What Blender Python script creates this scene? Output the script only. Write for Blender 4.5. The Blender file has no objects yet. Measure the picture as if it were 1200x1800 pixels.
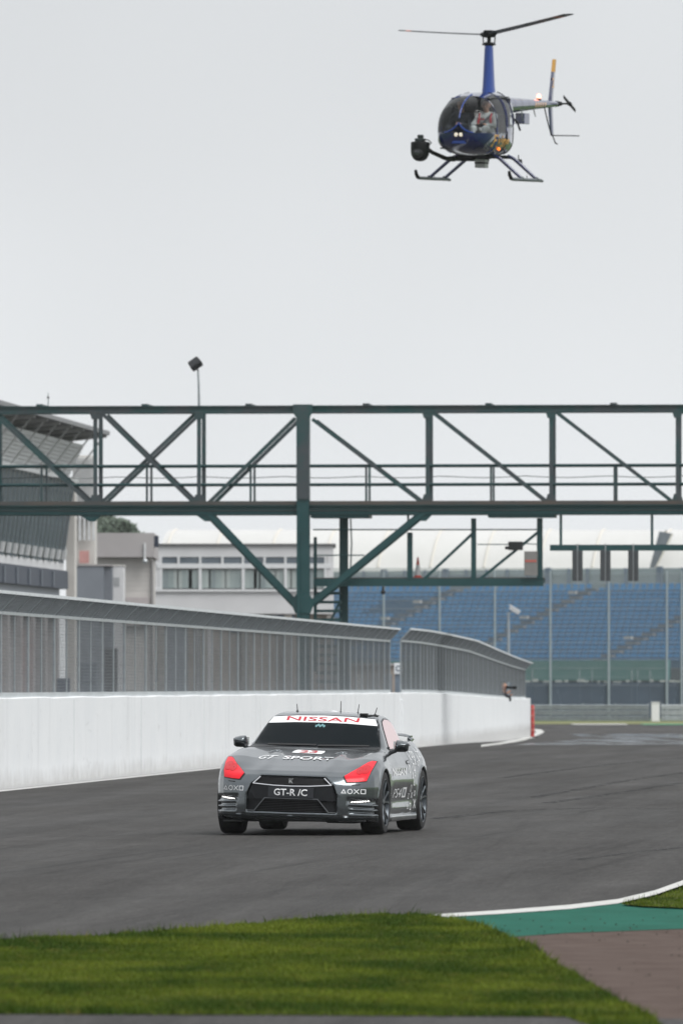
import bpy, bmesh, math, random
import numpy as np
from mathutils import Vector, Matrix
from mathutils.bvhtree import BVHTree

sc = bpy.context.scene
C = sc.collection
rad = math.radians
# ------------------------------------------------------------------ camera
F, H, HY = 15000.0, 1.675, 1205.0            # focal length in photo pixels, eye height, horizon row
cam_d = bpy.data.cameras.new('camera')
cam = bpy.data.objects.new('camera', cam_d); C.objects.link(cam)
cam.location = (0, 0, H); cam.rotation_euler = (rad(90), 0, 0)
cam_d.sensor_fit = 'VERTICAL'; cam_d.sensor_height = 36; cam_d.sensor_width = 24
cam_d.lens = 300; cam_d.shift_y = (HY - 900) / 1800
cam_d.clip_start = 1; cam_d.clip_end = 8000
cam_d.dof.use_dof = True; cam_d.dof.focus_distance = 96; cam_d.dof.aperture_fstop = 7.0
sc.camera = cam
# ------------------------------------------------------------------ world: flat overcast
SUN_EL, SUN_AZ = rad(54), rad(128)           # azimuth from +Y towards +X: behind the camera, to the right
w = bpy.data.worlds.new('World'); sc.world = w; w.use_nodes = True
nt = w.node_tree; nt.nodes.clear()
def wn(t): return nt.nodes.new(t)
out = wn('ShaderNodeOutputWorld'); bg = wn('ShaderNodeBackground'); nt.links.new(bg.outputs[0], out.inputs[0])
sky = wn('ShaderNodeTexSky'); sky.sky_type = 'NISHITA'; sky.sun_disc = False
sky.sun_elevation = SUN_EL; sky.sun_rotation = SUN_AZ; sky.dust_density = 4.0; sky.air_density = 1.0
tc = wn('ShaderNodeTexCoord'); sx = wn('ShaderNodeSeparateXYZ'); nt.links.new(tc.outputs['Generated'], sx.inputs[0])
mr = wn('ShaderNodeMapRange'); mr.inputs[1].default_value = 0; mr.inputs[2].default_value = 1
mr.inputs[3].default_value = 1.0; mr.inputs[4].default_value = 1.15       # overcast: brighter towards the zenith
nt.links.new(sx.outputs['Z'], mr.inputs[0])
nz = wn('ShaderNodeTexNoise'); nz.inputs['Scale'].default_value = 7; nz.inputs['Detail'].default_value = 3; nz.inputs['Roughness'].default_value = .45
nt.links.new(tc.outputs['Generated'], nz.inputs['Vector'])
nr = wn('ShaderNodeMapRange'); nr.inputs[1].default_value = .3; nr.inputs[2].default_value = .7; nr.inputs[3].default_value = .9; nr.inputs[4].default_value = 1.08
nt.links.new(nz.outputs[0], nr.inputs[0])
hg = wn('ShaderNodeMapRange'); hg.inputs[1].default_value = .015; hg.inputs[2].default_value = .085; hg.inputs[3].default_value = 1.05; hg.inputs[4].default_value = .90   # milky glow along the horizon
hg.interpolation_type = 'SMOOTHSTEP'; nt.links.new(sx.outputs['Z'], hg.inputs[0])
hm = wn('ShaderNodeMath'); hm.operation = 'MULTIPLY'; nt.links.new(mr.outputs[0], hm.inputs[0]); nt.links.new(hg.outputs[0], hm.inputs[1])
mu = wn('ShaderNodeMath'); mu.operation = 'MULTIPLY'; nt.links.new(hm.outputs[0], mu.inputs[0]); nt.links.new(nr.outputs[0], mu.inputs[1])
cl = wn('ShaderNodeVectorMath'); cl.operation = 'SCALE'; cl.inputs[0].default_value = (8.55, 8.8, 9.05)
nt.links.new(mu.outputs[0], cl.inputs[3])
mx = wn('ShaderNodeMix'); mx.data_type = 'RGBA'; mx.inputs[0].default_value = .94      # the cloud sheet hides nearly all of the blue
nt.links.new(sky.outputs[0], mx.inputs[6]); nt.links.new(cl.outputs[0], mx.inputs[7])
nt.links.new(mx.outputs[2], bg.inputs[0]); bg.inputs[1].default_value = .1
# ------------------------------------------------------------------ sun through cloud
sl = bpy.data.lights.new('sun', 'SUN'); sl.energy = 3.0; sl.angle = rad(40); sl.color = (1, .99, .97)
so = bpy.data.objects.new('sun', sl); C.objects.link(so)
sd = Vector((math.sin(SUN_AZ) * math.cos(SUN_EL), math.cos(SUN_AZ) * math.cos(SUN_EL), math.sin(SUN_EL)))
so.rotation_euler = (-sd).to_track_quat('-Z', 'Y').to_euler(); so.location = (0, 0, 60)
vs = sc.view_settings; vs.view_transform = 'Standard'; vs.look = 'None'; vs.exposure = 0; vs.gamma = 1
sc.cycles.volume_bounces = 1; sc.cycles.max_bounces = 8; sc.cycles.transparent_max_bounces = 16
sc.cycles.use_denoising = True
sc.cycles.sample_clamp_indirect = 5

# ------------------------------------------------------------------ helpers
def W(px, py, D):
    return Vector(((px - 600) / F * D, D, H + (HY - py) / F * D))
def gz(D):
    t = min(max((D - 228) / 92, 0), 1)
    return -.28 * t * t * (3 - 2 * t)
def ground(px, py):                              # photo pixel on the flat near ground
    D = F * H / (py - HY)
    return ((px - 600) / F * D, D)

_mats = {}
def M(name, col=(.5, .5, .5), rough=.6, metal=0.0, var=0.0, scale=6.0, bump=0.0, bscale=40.0, coat=0.0, spec=.5,
      col2=None, emit=None, stretch=None, obj_coords=True, lo=.35, hi=.65, detail=6.0):
    if name in _mats: return _mats[name]
    m = bpy.data.materials.new(name); m.use_nodes = True
    n = m.node_tree.nodes; L = m.node_tree.links; p = n['Principled BSDF']
    p.inputs['Base Color'].default_value = (*col, 1); p.inputs['Roughness'].default_value = rough
    p.inputs['Metallic'].default_value = metal; p.inputs['Coat Weight'].default_value = coat
    p.inputs['Coat Roughness'].default_value = .04; p.inputs['Specular IOR Level'].default_value = spec
    if emit:
        p.inputs['Emission Color'].default_value = (*emit[0], 1); p.inputs['Emission Strength'].default_value = emit[1]
    if var or bump or col2:
        t = n.new('ShaderNodeTexCoord'); src = t.outputs['Object']
        if stretch:
            mp = n.new('ShaderNodeMapping'); mp.inputs['Scale'].default_value = stretch; L.new(src, mp.inputs[0]); src = mp.outputs[0]
    if var or col2:
        q = n.new('ShaderNodeTexNoise'); q.inputs['Scale'].default_value = scale; q.inputs['Detail'].default_value = detail; q.inputs['Roughness'].default_value = .6
        L.new(src, q.inputs['Vector'])
        r = n.new('ShaderNodeMapRange'); r.inputs[1].default_value = lo; r.inputs[2].default_value = hi; L.new(q.outputs[0], r.inputs[0])
        x = n.new('ShaderNodeMix'); x.data_type = 'RGBA'; L.new(r.outputs[0], x.inputs[0])
        if col2 is None:
            x.inputs[6].default_value = (*[c * (1 - var) for c in col], 1); x.inputs[7].default_value = (*[min(1, c * (1 + var)) for c in col], 1)
        else:
            x.inputs[6].default_value = (*col, 1); x.inputs[7].default_value = (*col2, 1)
        L.new(x.outputs[2], p.inputs['Base Color'])
        rr = n.new('ShaderNodeMapRange'); rr.inputs[3].default_value = max(0, rough - .08); rr.inputs[4].default_value = min(1, rough + .08)
        L.new(q.outputs[0], rr.inputs[0]); L.new(rr.outputs[0], p.inputs['Roughness'])
    if bump:
        b = n.new('ShaderNodeBump'); b.inputs['Strength'].default_value = bump; b.inputs['Distance'].default_value = .02
        q2 = n.new('ShaderNodeTexNoise'); q2.inputs['Scale'].default_value = bscale; q2.inputs['Detail'].default_value = 5
        L.new(src, q2.inputs['Vector']); L.new(q2.outputs[0], b.inputs['Height']); L.new(b.outputs[0], p.inputs['Normal'])
    _mats[name] = m
    return m

def glass(name, tint=(.9, .93, .95), refl=.06, haze=None):
    if name in _mats: return _mats[name]
    m = bpy.data.materials.new(name); m.use_nodes = True
    n = m.node_tree.nodes; L = m.node_tree.links; n.clear()
    o = n.new('ShaderNodeOutputMaterial'); mix = n.new('ShaderNodeMixShader')
    t = n.new('ShaderNodeBsdfTransparent'); t.inputs[0].default_value = (*tint, 1)
    g = n.new('ShaderNodeBsdfGlossy'); g.inputs['Roughness'].default_value = .02
    fr = n.new('ShaderNodeFresnel'); fr.inputs[0].default_value = 1.45
    a = n.new('ShaderNodeMath'); a.operation = 'ADD'; a.inputs[1].default_value = refl; a.use_clamp = True
    L.new(fr.outputs[0], a.inputs[0]); L.new(a.outputs[0], mix.inputs[0]); L.new(t.outputs[0], mix.inputs[1]); L.new(g.outputs[0], mix.inputs[2])
    last = mix
    if haze:
        d = n.new('ShaderNodeBsdfDiffuse'); d.inputs[0].default_value = (*haze[0], 1)
        m2 = n.new('ShaderNodeMixShader'); m2.inputs[0].default_value = haze[1]
        L.new(mix.outputs[0], m2.inputs[1]); L.new(d.outputs[0], m2.inputs[2]); last = m2
    L.new(last.outputs[0], o.inputs[0])
    _mats[name] = m
    return m

class MB:
    """collects faces; build() links them as one mesh object"""
    def __init__(s): s.v = []; s.f = []
    def add(s, vs, fs):
        k = len(s.v); s.v += [tuple(v) for v in vs]; s.f += [tuple(k + i for i in f) for f in fs]; return s
    def box(s, x0, x1, y0, y1, z0, z1):
        return s.add([(x0, y0, z0), (x1, y0, z0), (x1, y1, z0), (x0, y1, z0), (x0, y0, z1), (x1, y0, z1), (x1, y1, z1), (x0, y1, z1)],
                     [(0, 3, 2, 1), (4, 5, 6, 7), (0, 1, 5, 4), (1, 2, 6, 5), (2, 3, 7, 6), (3, 0, 4, 7)])
    def beam(s, p, q, a, b=None, up=(0, 0, 1), bevel=0):
        """rectangular bar from p to q: a across, b along 'up'"""
        b = a if b is None else b
        p, q = Vector(p), Vector(q); d = (q - p).normalized(); u = Vector(up)
        if abs(d.dot(u)) > .99: u = Vector((0, 1, 0))
        r = d.cross(u).normalized(); u = r.cross(d).normalized()
        pts = []
        for c in (p, q):
            for i, j in ((-1, -1), (1, -1), (1, 1), (-1, 1)): pts.append(c + r * (i * a / 2) + u * (j * b / 2))
        return s.add(pts, [(0, 1, 2, 3), (7, 6, 5, 4), (0, 4, 5, 1), (1, 5, 6, 2), (2, 6, 7, 3), (3, 7, 4, 0)])
    def ibeam(s, p, q, w_, h_, t=.02, up=(0, 0, 1)):
        p, q = Vector(p), Vector(q); d = (q - p).normalized(); u = Vector(up)
        if abs(d.dot(u)) > .99: u = Vector((0, 1, 0))
        r = d.cross(u).normalized(); u = r.cross(d).normalized()
        s.beam(p + u * (h_ - t) / 2, q + u * (h_ - t) / 2, w_, t, u); s.beam(p - u * (h_ - t) / 2, q - u * (h_ - t) / 2, w_, t, u)
        return s.beam(p, q, t, h_ - 2 * t, u)
    def tube(s, pts, r, n=8, cap=True):
        pts = [Vector(p) for p in pts]; k = len(s.v); m = len(pts)
        rs = r if isinstance(r, (list, tuple)) else [r] * m
        prev = None
        for i, p in enumerate(pts):
            d = (pts[min(i + 1, m - 1)] - pts[max(i - 1, 0)]).normalized()
            if prev is None:
                u = Vector((0, 0, 1)) if abs(d.z) < .95 else Vector((1, 0, 0))
                a = d.cross(u).normalized()
            else:
                a = (prev - d * prev.dot(d)).normalized()
            prev = a; b = d.cross(a)
            for j in range(n):
                t = 2 * math.pi * j / n
                s.v.append(tuple(p + (a * math.cos(t) + b * math.sin(t)) * rs[i]))
        for i in range(m - 1):
            for j in range(n):
                s.f.append((k + i * n + j, k + i * n + (j + 1) % n, k + (i + 1) * n + (j + 1) % n, k + (i + 1) * n + j))
        if cap:
            s.f.append(tuple(k + j for j in reversed(range(n)))); s.f.append(tuple(k + (m - 1) * n + j for j in range(n)))
        return s
    def lathe(s, prof, o=(0, 0, 0), ax='z', n=24, close=False):
        """prof: (radius, height) pairs turned round an axis"""
        k = len(s.v); m = len(prof)
        for r, hh in prof:
            for j in range(n):
                t = 2 * math.pi * j / n; a, b = r * math.cos(t), r * math.sin(t)
                p = {'z': (a, b, hh), 'y': (b, hh, a), 'x': (hh, a, b)}[ax]
                s.v.append((p[0] + o[0], p[1] + o[1], p[2] + o[2]))
        for i in range(m - 1 + (1 if close else 0)):
            i2 = (i + 1) % m
            for j in range(n):
                s.f.append((k + i * n + j, k + i * n + (j + 1) % n, k + i2 * n + (j + 1) % n, k + i2 * n + j))
        return s
    def ball(s, c, r, n=12, m=8, sq=(1, 1, 1)):
        k = len(s.v)
        for i in range(m + 1):
            ph = math.pi * i / m
            for j in range(n):
                t = 2 * math.pi * j / n
                s.v.append((c[0] + r * sq[0] * math.sin(ph) * math.cos(t), c[1] + r * sq[1] * math.sin(ph) * math.sin(t), c[2] + r * sq[2] * math.cos(ph)))
        for i in range(m):
            for j in range(n):
                s.f.append((k + i * n + j, k + (i + 1) * n + j, k + (i + 1) * n + (j + 1) % n, k + i * n + (j + 1) % n))
        return s
    def prism(s, poly, ax, a, b):
        """polygon extruded between a and b along axis ax ('x': poly is (y,z); 'y': (x,z); 'z': (x,y))"""
        k = len(s.v); n = len(poly)
        for c in (a, b):
            for u, v in poly:
                s.v.append({'x': (c, u, v), 'y': (u, c, v), 'z': (u, v, c)}[ax])
        s.f.append(tuple(k + i for i in range(n))); s.f.append(tuple(k + n + i for i in reversed(range(n))))
        for i in range(n):
            s.f.append((k + i, k + n + i, k + n + (i + 1) % n, k + (i + 1) % n))
        return s
    def mesh(s, name):
        me = bpy.data.meshes.new(name); me.from_pydata(s.v, [], s.f); me.update(); return me
    def build(s, name, mat, parent=None, smooth=False, bevel=0.0, fix=True, loc=None):
        me = s.mesh(name)
        if fix:
            bm = bmesh.new(); bm.from_mesh(me); bmesh.ops.recalc_face_normals(bm, faces=bm.faces); bm.to_mesh(me); bm.free()
        return link(name, me, mat, parent, smooth, bevel, loc)

def link(name, me, mat, parent=None, smooth=False, bevel=0.0, loc=None):
    o = bpy.data.objects.new(name, me); C.objects.link(o)
    if mat is not None and not me.materials: me.materials.append(mat)
    if smooth:
        for p in me.polygons: p.use_smooth = True
        if smooth != 'full':
            me.set_sharp_from_angle(angle=rad(38))
    if bevel:
        b = o.modifiers.new('bevel', 'BEVEL'); b.width = bevel; b.segments = 2; b.limit_method = 'ANGLE'
    if parent: o.parent = parent
    if loc is not None: o.location = loc
    return o
def tag(o, label=None, cat=None, group=None, kind=None):
    if label: o['label'] = label
    if cat: o['category'] = cat
    if group: o['group'] = group
    if kind: o['kind'] = kind
    return o
def thing(name, label, cat, loc=(0, 0, 0), rz=0.0, group=None):
    o = bpy.data.objects.new(name, None); C.objects.link(o); o.empty_display_size = .2
    o.location = loc; o.rotation_euler = (0, 0, rz)
    return tag(o, label, cat, group)
def empty(name, parent, loc=(0, 0, 0)):
    o = bpy.data.objects.new(name, None); C.objects.link(o); o.parent = parent; o.location = loc; o.empty_display_size = .1
    return o
def dup(o, parent=None, loc=None, rot=None):
    c = o.copy(); C.objects.link(c); c.parent = parent
    if loc is not None: c.location = loc
    if rot is not None: c.rotation_euler = rot
    return c
class Fr:
    """a vertical frame standing in the place: local x along it, y into the depth, z up"""
    def __init__(s, X0, Y0, ang):                 # ang: how far the right end swings away from the viewer
        s.X0, s.Y0, s.c, s.s, s.ang = X0, Y0, math.cos(ang), math.sin(ang), ang
    def P(s, px, py, d=0.0):
        k = (px - 600) / F
        u = (k * (s.Y0 + d * s.c) - s.X0 + d * s.s) / (s.c - k * s.s)
        Y = s.Y0 + u * s.s + d * s.c
        return (u, d, H + (HY - py) / F * Y)
    def x(s, px, d=0.0): return s.P(px, 0, d)[0]
    def z(s, py, px=600, d=0.0): return s.P(px, py, d)[2]

# ------------------------------------------------------------------ signed distance modelling
def poly_sdf(P, X, Y):
    d = np.full(np.broadcast(X, Y).shape, 1e9, np.float32); inside = np.zeros(d.shape, bool)
    n = len(P)
    for i in range(n):
        x0, y0 = P[i]; x1, y1 = P[(i + 1) % n]; ex, ey = x1 - x0, y1 - y0
        wx, wy = X - x0, Y - y0
        t = np.clip((wx * ex + wy * ey) / (ex * ex + ey * ey + 1e-12), 0, 1)
        d = np.minimum(d, (wx - ex * t) ** 2 + (wy - ey * t) ** 2)
        if y0 != y1:
            c = ((y0 > Y) != (y1 > Y)) & (X < ex * (Y - y0) / (y1 - y0) + x0)
            inside ^= c
    d = np.sqrt(d)
    return np.where(inside, -d, d).astype(np.float32)
def smax(a, b, k):
    h = np.maximum(k - np.abs(a - b), 0) / k
    return np.maximum(a, b) + h * h * k * .25
def smin(a, b, k):
    h = np.maximum(k - np.abs(a - b), 0) / k
    return np.minimum(a, b) - h * h * k * .25
def sstep(x, a, b):
    t = np.clip((x - a) / (b - a), 0, 1); return t * t * (3 - 2 * t)
def capsule(X, Y, Z, p, q, r0, r1):
    p = np.array(p, np.float32); q = np.array(q, np.float32); d = q - p
    t = np.clip(((X - p[0]) * d[0] + (Y - p[1]) * d[1] + (Z - p[2]) * d[2]) / max(float(d @ d), 1e-9), 0, 1)
    return np.sqrt((X - p[0] - t * d[0]) ** 2 + (Y - p[1] - t * d[1]) ** 2 + (Z - p[2] - t * d[2]) ** 2) - (r0 + (r1 - r0) * t)
def surface_nets(Fv, org, h, name):
    nx, ny, nz_ = Fv.shape
    ins = Fv < 0
    cnt = np.zeros((nx - 1, ny - 1, nz_ - 1), np.int8)
    for a in (0, 1):
        for b in (0, 1):
            for c in (0, 1):
                cnt += ins[a:nx - 1 + a, b:ny - 1 + b, c:nz_ - 1 + c]
    I, J, K = np.nonzero((cnt > 0) & (cnt < 8))
    idx = np.full(cnt.shape, -1, np.int32); idx[I, J, K] = np.arange(len(I))
    acc = np.zeros((len(I), 3), np.float32); num = np.zeros(len(I), np.float32)
    cor = [(a, b, c) for a in (0, 1) for b in (0, 1) for c in (0, 1)]
    for a in cor:
        for ax in range(3):
            if a[ax]: continue
            b = list(a); b[ax] = 1
            fa = Fv[I + a[0], J + a[1], K + a[2]]; fb = Fv[I + b[0], J + b[1], K + b[2]]
            m = (fa < 0) != (fb < 0)
            t = np.where(m, fa / np.where(m, fa - fb, 1), 0)
            p = np.zeros((len(I), 3), np.float32)
            for q in range(3): p[:, q] = a[q]
            p[:, ax] = t
            acc += p * m[:, None]; num += m
    G = np.stack([I, J, K], 1) + acc / num[:, None]
    quads = []
    for ax in range(3):
        A = [slice(1, -1)] * 3; B = [slice(1, -1)] * 3
        A[ax] = slice(0, -1); B[ax] = slice(1, None)
        sa, sb = ins[tuple(A)], ins[tuple(B)]
        i, j, k = np.nonzero(sa != sb)
        fl = sa[i, j, k]
        e = [i + 1, j + 1, k + 1]; e[ax] = (i, j, k)[ax]
        u, v = [(1, 2), (2, 0), (0, 1)][ax]
        def cell(du, dv):
            c = [x.copy() for x in e]; c[u] += du; c[v] += dv
            return idx[c[0], c[1], c[2]]
        q = np.stack([cell(-1, -1), cell(0, -1), cell(0, 0), cell(-1, 0)], 1)
        q[~fl] = q[~fl][:, ::-1]
        quads.append(q)
    Q = np.concatenate(quads); Q = Q[(Q >= 0).all(1)]
    V = G * h + np.array(org, np.float32)
    # normals from the field
    g = []
    i0 = np.clip(np.floor(G).astype(int), 0, np.array(Fv.shape) - 2); fr = G - i0
    for ax in range(3):
        s = np.zeros(len(G), np.float32)
        for a in cor:
            ii = [np.clip(i0[:, q] + a[q], 1, Fv.shape[q] - 2) for q in range(3)]
            wgt = np.prod([fr[:, q] if a[q] else 1 - fr[:, q] for q in range(3)], axis=0)
            p = list(ii); p[ax] = ii[ax] + 1; n_ = list(ii); n_[ax] = ii[ax] - 1
            s += wgt * (Fv[p[0], p[1], p[2]] - Fv[n_[0], n_[1], n_[2]])
        g.append(s)
    N = np.stack(g, 1); N /= np.linalg.norm(N, axis=1)[:, None] + 1e-9
    return V, Q, N
def np_mesh(name, V, Q, N=None):
    me = bpy.data.meshes.new(name); nv, nf = len(V), len(Q); k = Q.shape[1]
    me.vertices.add(nv); me.vertices.foreach_set('co', np.asarray(V, np.float32).ravel())
    me.loops.add(nf * k); me.loops.foreach_set('vertex_index', np.asarray(Q, np.int32).ravel())
    me.polygons.add(nf); me.polygons.foreach_set('loop_start', np.arange(0, nf * k, k, dtype=np.int32))
    me.update(calc_edges=True); me.validate()
    if N is not None:
        me.polygons.foreach_set('use_smooth', np.ones(len(me.polygons), bool))
        me.normals_split_custom_set_from_vertices(N.tolist())
    return me
def text_mesh(body, size=1.0, shear=0.0, bold=0.0, fix_w=None, fix_h=None):
    cu = bpy.data.curves.new('txt', 'FONT'); cu.body = body; cu.size = size; cu.shear = shear; cu.offset = bold; cu.resolution_u = 3
    cu.align_x = 'CENTER'; cu.align_y = 'CENTER'
    o = bpy.data.objects.new('txt', cu); C.objects.link(o)
    dg = bpy.context.evaluated_depsgraph_get(); dg.update()
    me = bpy.data.meshes.new_from_object(o.evaluated_get(dg))
    bpy.data.objects.remove(o); bpy.data.curves.remove(cu)
    v = np.array([list(p.co) for p in me.vertices])[:, :2]
    lo, hi = v.min(0), v.max(0); v -= (lo + hi) / 2
    if fix_w: v[:, 0] *= fix_w / (hi - lo)[0]
    if fix_h: v[:, 1] *= fix_h / (hi - lo)[1]
    fs = [tuple(p.vertices) for p in me.polygons]
    bpy.data.meshes.remove(me)
    return v, fs
def flat_text(name, body, wd, ht, mat, parent, origin, xdir, ydir, bold=0.0, shear=0.0, depth=0.0):
    v, fs = text_mesh(body, bold=bold, shear=shear, fix_w=wd, fix_h=ht)
    o, a, b = Vector(origin), Vector(xdir), Vector(ydir)
    mb = MB(); mb.add([o + a * x + b * y for x, y in v], fs)
    return mb.build(name, mat, parent, fix=False)
# ================================================================== materials of the setting
def asphalt(name, c0, c1, streak=True):
    m = bpy.data.materials.new(name); m.use_nodes = True
    n = m.node_tree.nodes; L = m.node_tree.links; p = n['Principled BSDF']
    t = n.new('ShaderNodeTexCoord')
    def noise(sc_, stretch=(1, 1, 1), rz=0.0, det=5):
        mr_ = n.new('ShaderNodeMapping'); mr_.inputs['Rotation'].default_value = (0, 0, rz); L.new(t.outputs['Object'], mr_.inputs[0])
        mp = n.new('ShaderNodeMapping'); mp.inputs['Scale'].default_value = stretch; L.new(mr_.outputs[0], mp.inputs[0])
        q = n.new('ShaderNodeTexNoise'); q.inputs['Scale'].default_value = sc_; q.inputs['Detail'].default_value = det; q.inputs['Roughness'].default_value = .65
        L.new(mp.outputs[0], q.inputs['Vector']); return q.outputs[0]
    def mapr(src, a, b, c, d):
        r = n.new('ShaderNodeMapRange'); r.inputs[1].default_value = a; r.inputs[2].default_value = b; r.inputs[3].default_value = c; r.inputs[4].default_value = d
        L.new(src, r.inputs[0]); return r.outputs[0]
    def mul(a, b):
        k = n.new('ShaderNodeMath'); k.operation = 'MULTIPLY'; L.new(a, k.inputs[0]); L.new(b, k.inputs[1]); return k.outputs[0]
    patch = mapr(noise(.35), .3, .7, .86, 1.12)
    grain = mapr(noise(42, det=3), .25, .75, .45, 1.55)
    grain = mul(grain, mapr(noise(9, det=4), .3, .7, .88, 1.1))
    grain = mul(grain, mapr(noise(1, (16, 1.1, 1), rad(4.4), 4), .3, .7, .80, 1.20))
    grain = mul(grain, mapr(noise(1, (45, 3.5, 1), rad(4.4), 2), .3, .7, .82, 1.18))
    f = mul(patch, grain)
    if streak:   # tyre rubber laid along the racing line, two sets crossing slightly
        f = mul(f, mapr(noise(1, (1.3, .03, 1), rad(4.4), 6), .38, .62, .80, 1.12))
        f = mul(f, mapr(noise(1, (4.5, .04, 1), rad(6.5), 3), .58, .68, 1.0, .74))
        f = mul(f, mapr(noise(1, (3.4, .06, 1), rad(2.6), 3), .60, .70, 1.0, .78))
    x = n.new('ShaderNodeVectorMath'); x.operation = 'SCALE'; x.inputs[0].default_value = c0; L.new(f, x.inputs[3])
    L.new(x.outputs[0], p.inputs['Base Color'])
    p.inputs['Roughness'].default_value = .72; p.inputs['Specular IOR Level'].default_value = .10
    rr = mapr(noise(.5, (1, .12, 1), rad(4)), .35, .7, .78, .55); L.new(rr, p.inputs['Roughness'])
    b = n.new('ShaderNodeBump'); b.inputs['Strength'].default_value = .5; b.inputs['Distance'].default_value = .01
    L.new(noise(90, det=3), b.inputs['Height']); L.new(b.outputs[0], p.inputs['Normal'])
    return m
def wall_mat():
    m = M('white_wall_paint', (.76, .78, .795), .65, col2=(.81, .825, .835), scale=1.1, bump=.07, bscale=7, detail=9, lo=.3, hi=.7, spec=.2)
    n = m.node_tree.nodes; L = m.node_tree.links; p = n['Principled BSDF']
    src = p.inputs['Base Color'].links[0].from_socket; t = n.new('ShaderNodeTexCoord')
    # rain streaks, a few dark scuffs and a splash zone of road dirt near the foot
    for stretch, sc_, lo, hi, col, amt in (((1, .5, .05), 3.2, .56, .72, (.60, .61, .62), .4), ((1, .22, 2.2), 1.5, .69, .74, (.42, .42, .43), .35), ((1, .6, 1.2), 5, .66, .70, (.55, .55, .55), .4)):
        mp = n.new('ShaderNodeMapping'); mp.inputs['Scale'].default_value = stretch; L.new(t.outputs['Object'], mp.inputs[0])
        q = n.new('ShaderNodeTexNoise'); q.inputs['Scale'].default_value = sc_; q.inputs['Detail'].default_value = 7; L.new(mp.outputs[0], q.inputs['Vector'])
        r = n.new('ShaderNodeMapRange'); r.inputs[1].default_value = lo; r.inputs[2].default_value = hi; r.inputs[4].default_value = amt; L.new(q.outputs[0], r.inputs[0])
        x = n.new('ShaderNodeMix'); x.data_type = 'RGBA'; L.new(r.outputs[0], x.inputs[0]); L.new(src, x.inputs[6]); x.inputs[7].default_value = (*col, 1); src = x.outputs[2]
    sp = n.new('ShaderNodeSeparateXYZ'); L.new(t.outputs['Object'], sp.inputs[0])
    q = n.new('ShaderNodeTexNoise'); q.inputs['Scale'].default_value = 2.5; q.inputs['Detail'].default_value = 6; L.new(t.outputs['Object'], q.inputs['Vector'])
    a = n.new('ShaderNodeMath'); a.operation = 'MULTIPLY_ADD'; a.inputs[1].default_value = -.35; L.new(q.outputs[0], a.inputs[0]); L.new(sp.outputs['Z'], a.inputs[2])
    r = n.new('ShaderNodeMapRange'); r.inputs[1].default_value = -.12; r.inputs[2].default_value = .16; r.inputs[3].default_value = .6; r.inputs[4].default_value = 0; L.new(a.outputs[0], r.inputs[0])
    x = n.new('ShaderNodeMix'); x.data_type = 'RGBA'; L.new(r.outputs[0], x.inputs[0]); L.new(src, x.inputs[6]); x.inputs[7].default_value = (.40, .39, .375, 1)
    L.new(x.outputs[2], p.inputs['Base Color'])
    return m
m_track = asphalt('track_asphalt', (.054, .0515, .0495), None)
m_pit = asphalt('pit_lane_asphalt', (.10, .095, .09), None, False)
m_brown = M('brown_tarmac', (.074, .053, .045), .9, col2=(.112, .085, .074), scale=3, bump=.15, bscale=70, detail=10, spec=.05)
m_green = M('green_runoff_paint', (.005, .078, .052), .75, col2=(.014, .110, .078), scale=2.2, bump=.4, bscale=60, stretch=(1, .4, 1), detail=9, spec=.08)
m_white_line = M('white_road_paint', (.52, .52, .50), .75, var=.14, scale=9, bump=.3, bscale=60, spec=.1)
m_soil = M('turf_soil', (.05, .07, .012), .95, col2=(.085, .09, .02), scale=3, spec=.05)
m_field = M('field_grass', (.05, .095, .018), .95, col2=(.075, .12, .03), scale=.2)
m_wall = wall_mat()
m_galv = M('galvanised_steel', (.30, .33, .35), .48, .55, var=.15, scale=5)
m_galv_light = M('bright_galvanised_steel', (.5, .53, .55), .42, .5, var=.12, scale=4)
m_wire = M('grey_fence_wire', (.15, .165, .175), .55, .4, var=.15, scale=2)
m_teal = M('green_steel_paint', (.003, .046, .050), .5, col2=(.010, .066, .070), scale=1.1, bump=.15, bscale=20, lo=.3, hi=.75)
m_tealg = M('weathered_green_steel', (.048, .060, .068), .5, col2=(.006, .062, .062), scale=.9, bump=.15, bscale=20, lo=.42, hi=.66)
m_deck = M('weathered_deck_edge', (.055, .06, .06), .7, col2=(.085, .07, .06), scale=.8)
m_dark = M('dark_rubber', (.012, .012, .013), .7, var=.2, scale=20)
m_black = M('black_plastic', (.010, .011, .012), .45, var=.2, scale=20)

# ================================================================== ground
def grid_sheet(name, left, right, Ds, z, mat):
    """ground strip between two x(D) curves"""
    v = []; f = []
    for D in Ds:
        a, b = left(D), right(D)
        for k in range(5): v.append((a + (b - a) * k / 4, D, gz(D) + z))
    for i in range(len(Ds) - 1):
        for k in range(4): f.append((i * 5 + k, i * 5 + k + 1, i * 5 + k + 6, i * 5 + k + 5))
    o = MB().add(v, f).build(name, mat, smooth='full'); tag(o, kind='structure'); return o
def wallX(D):
    return -5.45 + (D - 136) * .0772 if D <= 237 else 2.347 + (D - 237) * .057
Dl = [-220, -100, 0, 60, 120, 180, 210, 228, 240, 252, 264, 276, 288, 300, 312, 322, 400, 600, 1000]
grid_sheet('ground', lambda D: -600, lambda D: 600, Dl, -.06, m_field)
rx = [(-50, -4), (20, -2.2), (56, -.5), (61.7, .6), (66, 2.15), (73, 2.95), (85, 5.0), (105, 8), (140, 12), (200, 17), (330, 28), (452, 70), (460, 80)]
def rightX(D): return float(np.interp(D, [a for a, _ in rx], [b for _, b in rx]))
Dt = [-50, 0, 20, 40, 56, 61.7, 66, 73, 85, 105, 140, 200, 228, 240, 252, 264, 276, 288, 300, 312, 322, 400, 440]
grid_sheet('track', lambda D: wallX(D) - .15 if D < 318 else -60, lambda D: rightX(D), Dt, 0, m_track)
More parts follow.
